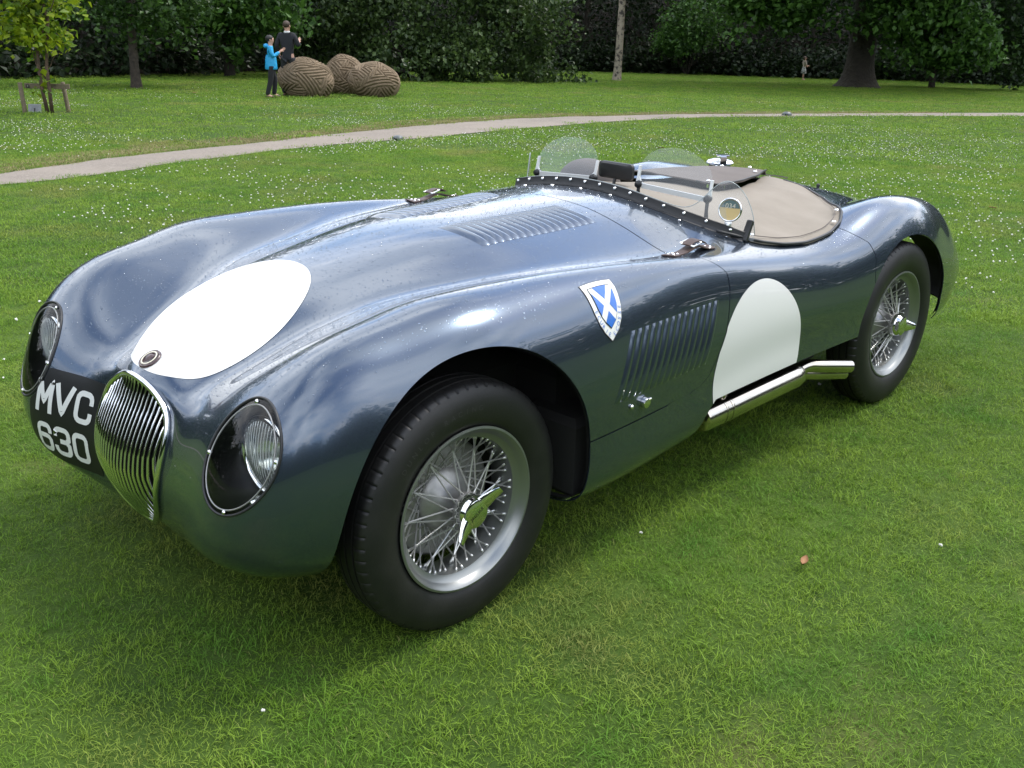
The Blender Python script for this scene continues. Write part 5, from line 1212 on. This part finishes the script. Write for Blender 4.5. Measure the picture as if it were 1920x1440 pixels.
# --- wheels
def make_wheel(yc, steer_, xc, rad, side, wide):
    k_ = rad/.335; wide = wide*.91
    Bt = MB(); TP = [(.214, -.058), (.226, -.070), (.250, -.0805), (.275, -.083), (.296, -.080), (.312, -.073), (.3215, -.067), (.3235, -.0655), (.329, -.0600), (.3335, -.050), (.3345, -.034), (.3275, -.033), (.3275, -.028), (.335, -.027), (.3355, -.004), (.3285, -.003), (.3285, .003), (.3355, .004), (.335, .027), (.3275, .028), (.3275, .033), (.3345, .034), (.3335, .050), (.329, .060), (.3215, .067), (.312, .073), (.296, .080), (.275, .083), (.250, .0805), (.226, .070), (.214, .058)]
    def mod(i, k): return -.0035 if (k % 8 == 0 and (7 <= i <= 9 or 22 <= i <= 23)) else 0.0
    Bt.lathe([(r*(k_ if r > .23 else 1), h*wide) for r, h in TP], 512, (0, 1, 0), mod=mod)
    Br = MB(); Br.lathe([(.2165, -.060), (.2225, -.066), (.2225, -.0685), (.2165, -.070), (.211, -.066), (.2045, -.054), (.199, -.047), (.186, -.040), (.182, -.02), (.182, .03), (.188, .045), (.2, .055), (.2225, .066), (.2225, .069), (.21, .062)], 96, (0, 1, 0))
    hub = MB(); hub.lathe([(.038, -.072), (.046, -.066), (.046, -.052), (.040, -.046), (.038, -.02), (.052, .0), (.070, .012), (.082, .020), (.086, .030), (.090, .060), (.090, .09)], 48, (0, 1, 0))
    dr = MB(); dr.lathe([(.06, .028), (.150, .030), (.158, .036), (.160, .05), (.160, .10), (.12, .11)], 64, (0, 1, 0))
    sp = MB()
    def spoke(a0, r0_, y0, a1, r1_, y1):
        p0 = np.array([r0_*math.cos(a0), y0, r0_*math.sin(a0)]); p1 = np.array([r1_*math.cos(a1), y1, r1_*math.sin(a1)])
        e = (p1-p0)/np.linalg.norm(p1-p0)
        sp.tube([p0, p1-e*.012, p1-e*.0119, p1], [.0023, .0023, .0036, .0036], 6)
    n1 = 24
    for k in range(n1):
        a = 2*math.pi*k/n1; sg = 1 if k % 2 else -1
        spoke(a, .043, -.058, a+sg*R(24), .1835, .004)
    n2 = 48
    for k in range(n2):
        a = 2*math.pi*k/n2+.05; sg = 1 if k % 2 else -1
        spoke(a, .083, .030, a+sg*R(30), .188, -.034 if k % 4 < 2 else -.022)
    sn = MB(); sn.lathe([(.046, -.066), (.047, -.074), (.044, -.086), (.040, -.092), (.0385, -.098), (.034, -.1005), (0, -.1015)], 40, (0, 1, 0))
    for sg in (1, -1):
        pf = [(.030, .026, -.090, .010), (.045, .024, -.094, .010), (.060, .019, -.100, .008), (.075, .015, -.108, .006), (.086, .011, -.114, .0045)]
        V = []
        for r_, hw3, yy3, th in pf: V += [(sg*r_, yy3-th, -hw3*.6), (sg*r_, yy3-th, hw3*.6), (sg*r_, yy3-th*.2, hw3), (sg*r_, yy3+th, hw3*.6), (sg*r_, yy3+th, -hw3*.6), (sg*r_, yy3-th*.2, -hw3)]
        Fq = [(i*6+q, i*6+(q+1) % 6, i*6+6+(q+1) % 6, i*6+6+q) for i in range(4) for q in range(6)]+[tuple(range(24, 30))]
        sn.put(V, [f if sg > 0 else f[::-1] for f in Fq])
    return Bt, Br, hub, dr, sp, sn
WH = {}
def text_arc(word, r, y, size, a_mid, spread, mt, parent, name):
    n = len(word); V, F = [], []; B = MB()
    for k, ch in enumerate(word):
        if ch == ' ': continue
        Vc, Fc = text_mesh(ch, size); cx3 = (Vc[:, 0].min()+Vc[:, 0].max())/2; a = a_mid-spread*((k+.5)/n-.5)
        VV = []
        for q in Vc:
            ang = a-(q[0]-cx3)/r; rad_ = r+q[1]; VV.append(np.array([rad_*math.cos(ang), y+.0022*((rad_-.275)/.02)**2, rad_*math.sin(ang)]))
        B.put(VV, orient(VV, Fc, (0, -1, 0)))
    return B.build(name, mt, parent, kind='stuff')
def place_wheel(kind, loc, flip, steer_=0, spin=0, spinner_a=0, text=False):
    rad, wide = (.335, 1.0) if kind == 'front' else (.340, 1.06)
    if kind not in WH:
        Bt, Br, hub, dr, sp, sn = make_wheel(0, 0, 0, rad, 0, wide)
        WH[kind] = [Br.mesh('rim'), Bt.mesh('tyre'), hub.mesh('hub'), dr.mesh('brake_drum'), sp.mesh('spokes'), sn.mesh('spinner')]
        for me, mt in zip(WH[kind], ('silver_paint', 'tyre', 'alloy', 'alloy', 'satin', 'chrome')): me.materials.append(M[mt])
        WH[kind][0].set_sharp_from_angle(angle=R(40)); WH[kind][1].set_sharp_from_angle(angle=R(35)); WH[kind][5].set_sharp_from_angle(angle=R(45)); WH[kind][2].set_sharp_from_angle(angle=R(45))
    rim = add('wheel', WH[kind][0], None, car); rim.location = loc
    rim.rotation_euler = (0, spin, (math.pi if flip else 0)+steer_)
    for nm, me in zip(('tyre', 'hub', 'brake_drum', 'spokes', 'spinner'), WH[kind][1:]):
        o = add(nm, me, None, rim)
        if nm == 'spinner': o.rotation_euler = (0, spinner_a-spin, 0)
        if nm == 'spokes': o['kind'] = 'stuff'
    if text:
        text_arc('DUNLOP RACING', .268, -.0838*wide*.91, .020, R(118), R(62), M['tyre_mark'], rim, 'sidewall_lettering')
    return rim
wf = place_wheel('front', (0, -.6475, .335), False, R(-1.1), .1, R(-38), True)
flat_text('JAGUAR', np.array([0, -.1018, 0]), np.array([.80, 0, .60]), np.array([-.60, 0, .80]), np.array([0, -1., 0]), .013, M['black_paint'], wf, 'spinner_lettering', .0006)
place_wheel('rear', (2.438, -.6475, .340), False, 0, .3, R(10))
place_wheel('front', (0, .6475, .335), True, R(-1.1), .0, R(20)); place_wheel('rear', (2.438, .6475, .340), True, 0, .6, R(60))
# axle and drop arms behind the near front wheel
B = MB(); B.tube([(0, -.60, .335), (0, .60, .335)], .035, 10); B.tube([(2.438, -.60, .34), (2.438, .60, .34)], .045, 10); B.tube([(.02, -.58, .25), (.25, -.35, .30)], .02, 8); B.build('axles', M['liner'], car)

# --- rain drops on the upper surfaces
def drops(m, n, seed):
    r_ = np.random.default_rng(seed); V, N, F = m
    fa = np.array([(f[0], f[1], f[2]) for f in F]); 
    e1 = V[fa[:, 1]]-V[fa[:, 0]]; e2 = V[fa[:, 2]]-V[fa[:, 0]]; ar = np.linalg.norm(np.cross(e1, e2), axis=1); nz = N[fa[:, 0], 2]
    wgt = ar*np.clip((nz-.45)/.35, 0, 1); k = r_.choice(len(fa), n, p=wgt/wgt.sum())
    a = r_.random((n, 1)); b2 = r_.random((n, 1)); P = V[fa[k, 0]]+e1[k]*a+e2[k]*b2; Nr = N[fa[k, 0]]
    s = (.0008+.0015*r_.random(n)**2.0)[:, None]; P = P+Nr*.0011
    t = np.cross(Nr, [0.3, 1, 0.2]); t /= np.linalg.norm(t, axis=1, keepdims=True); u = np.cross(Nr, t)
    vs = []
    for q in range(6): vs.append(P+s*(math.cos(q*math.pi/3)*t+math.sin(q*math.pi/3)*u)*(1+.25*math.sin(q*2.1)))
    for q in range(6): vs.append(P+s*.62*(math.cos(q*math.pi/3)*t+math.sin(q*math.pi/3)*u)+Nr*s*.42)
    vs.append(P+Nr*s*.55)
    V3 = np.stack(vs, 1).reshape(-1, 3); fo = []
    base = (np.arange(n)*13)[:, None]
    tri = []
    for q in range(6):
        q2 = (q+1) % 6; tri += [(q, q2, 6+q2), (q, 6+q2, 6+q), (6+q, 6+q2, 12)]
    F3 = (base[:, :, None]+np.array(tri)[None]).reshape(-1, 3)
    return V3, F3
Vd, Fd = drops(front, 11000, 3); add('rain_drops', mesh_np('rain_drops', Vd, Fd), M['water'], o_front, kind='stuff')
Vd, Fd = drops(centre, 3600, 4); add('rain_drops', mesh_np('rain_drops', Vd, Fd), M['water'], o_mid, kind='stuff')
Vd, Fd = drops(rear, 2600, 5); add('rain_drops', mesh_np('rain_drops', Vd, Fd), M['water'], o_rear, kind='stuff')
# ------------------------------------------------------------------ people
M['skin'] = mat('skin', (.50, .29, .21), .5); M['hair_brown'] = mat('short_brown_hair', (.055, .035, .022), .7, bump=(120, .6, .004)); M['hair_black'] = mat('black_hair', (.012, .010, .010), .6, bump=(120, .6, .004))
M['jumper'] = mat('black_jumper', (.016, .017, .021), .9, bump=(90, .5, .006)); M['trousers'] = mat('black_trousers', (.012, .012, .014), .85, bump=(12, .5, .02))
M['dark_trousers'] = mat('charcoal_trousers', (.020, .021, .024), .85, bump=(12, .5, .02)); M['jacket'] = mat('bright_blue_jacket', (.012, .31, .60), .5, bump=(16, .7, .02)); M['collar'] = mat('white_collar', (.7, .7, .68), .7)
M['shoe'] = mat('brown_shoe', (.06, .035, .025), .5); M['top'] = mat('patterned_cream_top', (.46, .40, .32), .8, var=(26, (.16, .11, .09), .48, .58)); M['skirt'] = mat('black_white_print_skirt', (.50, .50, .47), .8, var=(34, (.05, .05, .055), .44, .54))
M['pale_pink'] = mat('pink_shoes', (.42, .16, .18), .6)
def skin_mesh(name, nodes, edges, mt, parent, root=0, sub=2):
    me = bpy.data.meshes.new(name); ks = list(nodes); ix = {k: i for i, k in enumerate(ks)}
    me.from_pydata([nodes[k][:3] for k in ks], [(ix[a], ix[b]) for a, b in edges], []); o = add(name, me, mt, parent)
    md = o.modifiers.new('skin', 'SKIN'); md.use_smooth_shade = True
    lay = me.skin_vertices[0] if len(me.skin_vertices) else None
    if lay is None:
        bm = bmesh.new(); bm.from_mesh(me); bm.verts.layers.skin.verify(); bm.to_mesh(me); bm.free(); lay = me.skin_vertices[0]
    for k in ks:
        rr3 = nodes[k][3:]; lay.data[ix[k]].radius = (rr3[0], rr3[-1]); lay.data[ix[k]].use_root = (ix[k] == root)
    s = o.modifiers.new('sub', 'SUBSURF'); s.levels = sub; s.render_levels = sub; return o
def hand(nd, ed, pre, wrist, d, side, sc):
    """palm and five bent fingers from the wrist along direction d"""
    w_ = np.array(wrist); d = np.array(d, float); d /= np.linalg.norm(d); s = np.array(side, float); s -= d*s.dot(d); s /= np.linalg.norm(s); c = np.cross(d, s)
    nd[pre+'p'] = (*(w_+d*.05*sc), .030*sc, .015*sc); ed.append((pre+'w', pre+'p'))
    for k, (off, ln) in enumerate(((-.030, .070), (-.011, .082), (.010, .078), (.028, .062))):
        a = w_+d*.085*sc+s*off*sc; b2 = a+d*ln*.5*sc+c*.008*sc; e = b2+d*ln*.42*sc+c*.022*sc
        for q, p in enumerate((a, b2, e)): nd[f'{pre}f{k}{q}'] = (*p, (.0095-.001*q)*sc)
        ed += [(pre+'p', f'{pre}f{k}0'), (f'{pre}f{k}0', f'{pre}f{k}1'), (f'{pre}f{k}1', f'{pre}f{k}2')]
    a = w_+d*.035*sc-s*.038*sc; e = a+d*.045*sc-s*.014*sc+c*.01*sc
    nd[pre+'t0'] = (*a, .011*sc); nd[pre+'t1'] = (*e, .009*sc); ed += [(pre+'p', pre+'t0'), (pre+'t0', pre+'t1')]
def person(loc_, face, H, pose, label, mats, hair_long=False, skirt=False, scale_head=1.0):
    """local frame: x = right of the person, y = forward; pose gives wrists and elbows"""
    rz = math.atan2(face[1], face[0])-math.pi/2; t = empty('person', loc_, label, 'person', rz=rz); k = H/1.75; hk = scale_head
    def S(p): return tuple(np.array(p, float)*k)
    sk = {'pel': S((0, 0, .92))+(.13*k, .09*k), 'bel': S((0, .005, 1.08))+(.125*k, .085*k), 'che': S((0, .0, 1.28))+(.15*k, .095*k), 'nkb': S((0, -.01, 1.45))+(.065*k,), 'nk': S((0, .005, 1.51))+(.052*k*hk,),
          'jaw': S((0, .03, 1.575))+(.058*k*hk, .066*k*hk), 'cra': S((0, .012, 1.655))+(.074*k*hk, .090*k*hk), 'crt': S((0, .0, 1.70))+(.058*k*hk, .070*k*hk), 'nos': S((0, .105, 1.605))+(.014*k,)}
    ed = [('pel', 'bel'), ('bel', 'che'), ('che', 'nkb'), ('nkb', 'nk'), ('nk', 'jaw'), ('jaw', 'cra'), ('cra', 'crt'), ('jaw', 'nos')]
    for sd_, sx in (('l', -1), ('r', 1)):
        el, wr = pose[sd_]
        sk[sd_+'sh'] = S((sx*.175, -.01, 1.41))+(.058*k,); sk[sd_+'el'] = S(el)+(.042*k,); sk[sd_+'w'] = S(wr)+(.030*k, .026*k)
        ed += [('che', sd_+'sh'), (sd_+'sh', sd_+'el'), (sd_+'el', sd_+'w')]
        d = np.array(S(wr))-np.array(S(el)); hand(sk, ed, sd_, S(wr), d, (0, 1, .2) if sx < 0 else (0, -1, .2), k*1.0)
        kn, an = pose['k'+sd_], pose['a'+sd_]
        sk[sd_+'hip'] = S((sx*.095, 0, .86))+(.082*k,); sk[sd_+'kn'] = S(kn)+(.055*k,); sk[sd_+'an'] = S(an)+(.040*k,); sk[sd_+'toe'] = S((an[0]+sx*.02, an[1]+.15, .03))+(.040*k, .026*k)
        ed += [('pel', sd_+'hip'), (sd_+'hip', sd_+'kn'), (sd_+'kn', sd_+'an'), (sd_+'an', sd_+'toe')]
    skin_mesh('body', sk, ed, M['skin'], t)
    for sx in (-1, 1):
        B = MB(); B.ball(S((sx*.077*hk, .0, 1.615)), (.014*k, .02*k, .032*k), 8, 6); B.build('ear', M['skin'], t)
        B = MB(); B.ball(S((sx*.032*hk, .088*hk, 1.635)), .011*k, 8, 6); B.build('eye', M['hair_black'], t)
    B = MB(); B.ball(S((0, .094*hk, 1.565)), (.024*k, .008*k, .006*k), 8, 5); B.build('mouth', M['dark_red'], t)
    gr = lambda n_, e: tuple(n_[:3])+tuple(v+e*k for v in n_[3:])
    up = {q: gr(sk[q], .020) for q in ('pel', 'bel', 'che', 'nkb', 'lsh', 'rsh', 'lel', 'rel')}
    up['pel'] = S((0, 0, .80))+(.165*k, .130*k)
    for sd_ in 'lr':
        e, w_ = np.array(sk[sd_+'el'][:3]), np.array(sk[sd_+'w'][:3]); up[sd_+'cf'] = tuple(e+(w_-e)*pose.get('sleeve', .92))+(.042*k,)
    skin_mesh(pose.get('top_name', 'jumper'), up, [('pel', 'bel'), ('bel', 'che'), ('che', 'nkb'), ('che', 'lsh'), ('che', 'rsh'), ('lsh', 'lel'), ('rsh', 'rel'), ('lel', 'lcf'), ('rel', 'rcf')], mats['top'], t)
    if skirt:
        B = MB(); V = []; n = 28
        for z, r_ in ((.98, .135), (.90, .17), (.72, .205), (.50, .235), (.49, .225)):
            for q in range(n): a = 2*math.pi*q/n; rp = r_*(1+(.07*math.sin(a*7) if z < .8 else 0)); V.append(S((rp*math.cos(a)*1.0, rp*math.sin(a)*.8, z)))
        B.put(V, [(i*n+q, i*n+(q+1) % n, i*n+n+(q+1) % n, i*n+n+q) for i in range(4) for q in range(n)]); B.build('skirt', mats['low'], t)
    else:
        tr = {'pel': S((0, 0, .98))+(.155*k, .115*k)}
        for sd_ in 'lr':
            tr[sd_+'hip'] = gr(sk[sd_+'hip'], .022); tr[sd_+'kn'] = gr(sk[sd_+'kn'], .028); a = sk[sd_+'an']; tr[sd_+'an'] = (a[0], a[1], a[2]-.03*k, .068*k)
        skin_mesh('trousers', tr, [('pel', 'lhip'), ('lhip', 'lkn'), ('lkn', 'lan'), ('pel', 'rhip'), ('rhip', 'rkn'), ('rkn', 'ran')], mats['low'], t)
    for sd_ in 'lr':
        a = np.array(sk[sd_+'an'][:3]); B = MB(); B.ball(a+np.array([0, .07, 0])*k+[0, 0, -a[2]+.035*k], (.045*k, .135*k, .042*k), 12, 8); B.build('shoe', mats['shoe'], t)
    B = MB(); B.ball(S((0, -.018, 1.665)), (.084*k*hk, .098*k*hk, .083*k*hk), 16, 12)
    if hair_long: B.ball(S((0, -.055, 1.59)), (.078*k*hk, .06*k*hk, .10*k*hk), 14, 10)
    B.build('hair', mats['hair'], t)
    return t, S, k
fa = np.array([FH[0], FH[1]])
# man seen from behind
pm = px_at(543, 172, 25.6); pm = LD((pm-CAM)[:2]@RH, 25.6)
t, S, k = person(pm, fa+.15*RH, 1.70, {'l': ((-.27, -.03, 1.17), (-.25, .10, .95)), 'r': ((.27, .02, 1.18), (.20, .26, 1.28)), 'kl': (-.11, .01, .48), 'al': (-.12, -.02, .09), 'kr': (.11, .02, .48), 'ar': (.13, .02, .09), 'sleeve': .62},
    'grown person in a black jumper, seen from behind, standing beside the carved stones', {'top': M['jumper'], 'low': M['dark_trousers'], 'shoe': M['shoe'], 'hair': M['hair_brown']})
B = MB(); B.lathe([(.070*k, 0), (.074*k, .02), (.066*k, .045)], 20, (0, 0, 1), S((0, 0, 1.468))); B.build('collar', M['collar'], t)
# smaller person in the blue jacket, side on, looking down at raised hands
pc = LD((px_at(511, 172, 24.9)-CAM)[:2]@RH, 24.9)
t, S, k = person(pc, RH+.25*fa, 1.36, {'l': ((-.20, .06, 1.16), (-.12, .28, 1.30)), 'r': ((.20, .06, 1.16), (.12, .29, 1.32)), 'kl': (-.10, .10, .48), 'al': (-.11, .04, .09), 'kr': (.10, -.04, .48), 'ar': (.11, -.16, .09), 'sleeve': .86, 'top_name': 'hooded_jacket'},
    'smaller person in a bright blue hooded jacket and black trousers looking down at their hands', {'top': M['jacket'], 'low': M['trousers'], 'shoe': M['shoe'], 'hair': M['hair_black']}, False, False, 1.18)
B = MB(); B.ball(S((0, -.115, 1.455)), (.125*k, .085*k, .070*k), 14, 10); B.build('hood', M['jacket'], t)
B = MB(); B.lathe([(.160*k, .0), (.178*k, .01), (.176*k, .06), (.168*k, .16), (.155*k, .26), (.13*k, .32)], 24, (0, 0, 1), S((0, 0, .80))); B.build('jacket_hem', M['jacket'], t)
# toddler by the wood
pt2 = ground_at(1505, 150)
person(pt2, RH+.2*fa, 1.10, {'l': ((-.20, .06, 1.14), (-.14, .24, 1.05)), 'r': ((.20, .06, 1.14), (.14, .28, 1.08)), 'kl': (-.09, .03, .46), 'al': (-.09, .04, .09), 'kr': (.09, -.02, .46), 'ar': (.09, -.06, .09), 'sleeve': .45, 'top_name': 'top'},
    'small child in a patterned top and black and white skirt walking by the dark wood', {'top': M['top'], 'low': M['skirt'], 'shoe': M['pale_pink'], 'hair': M['hair_brown']}, True, True, 1.35)
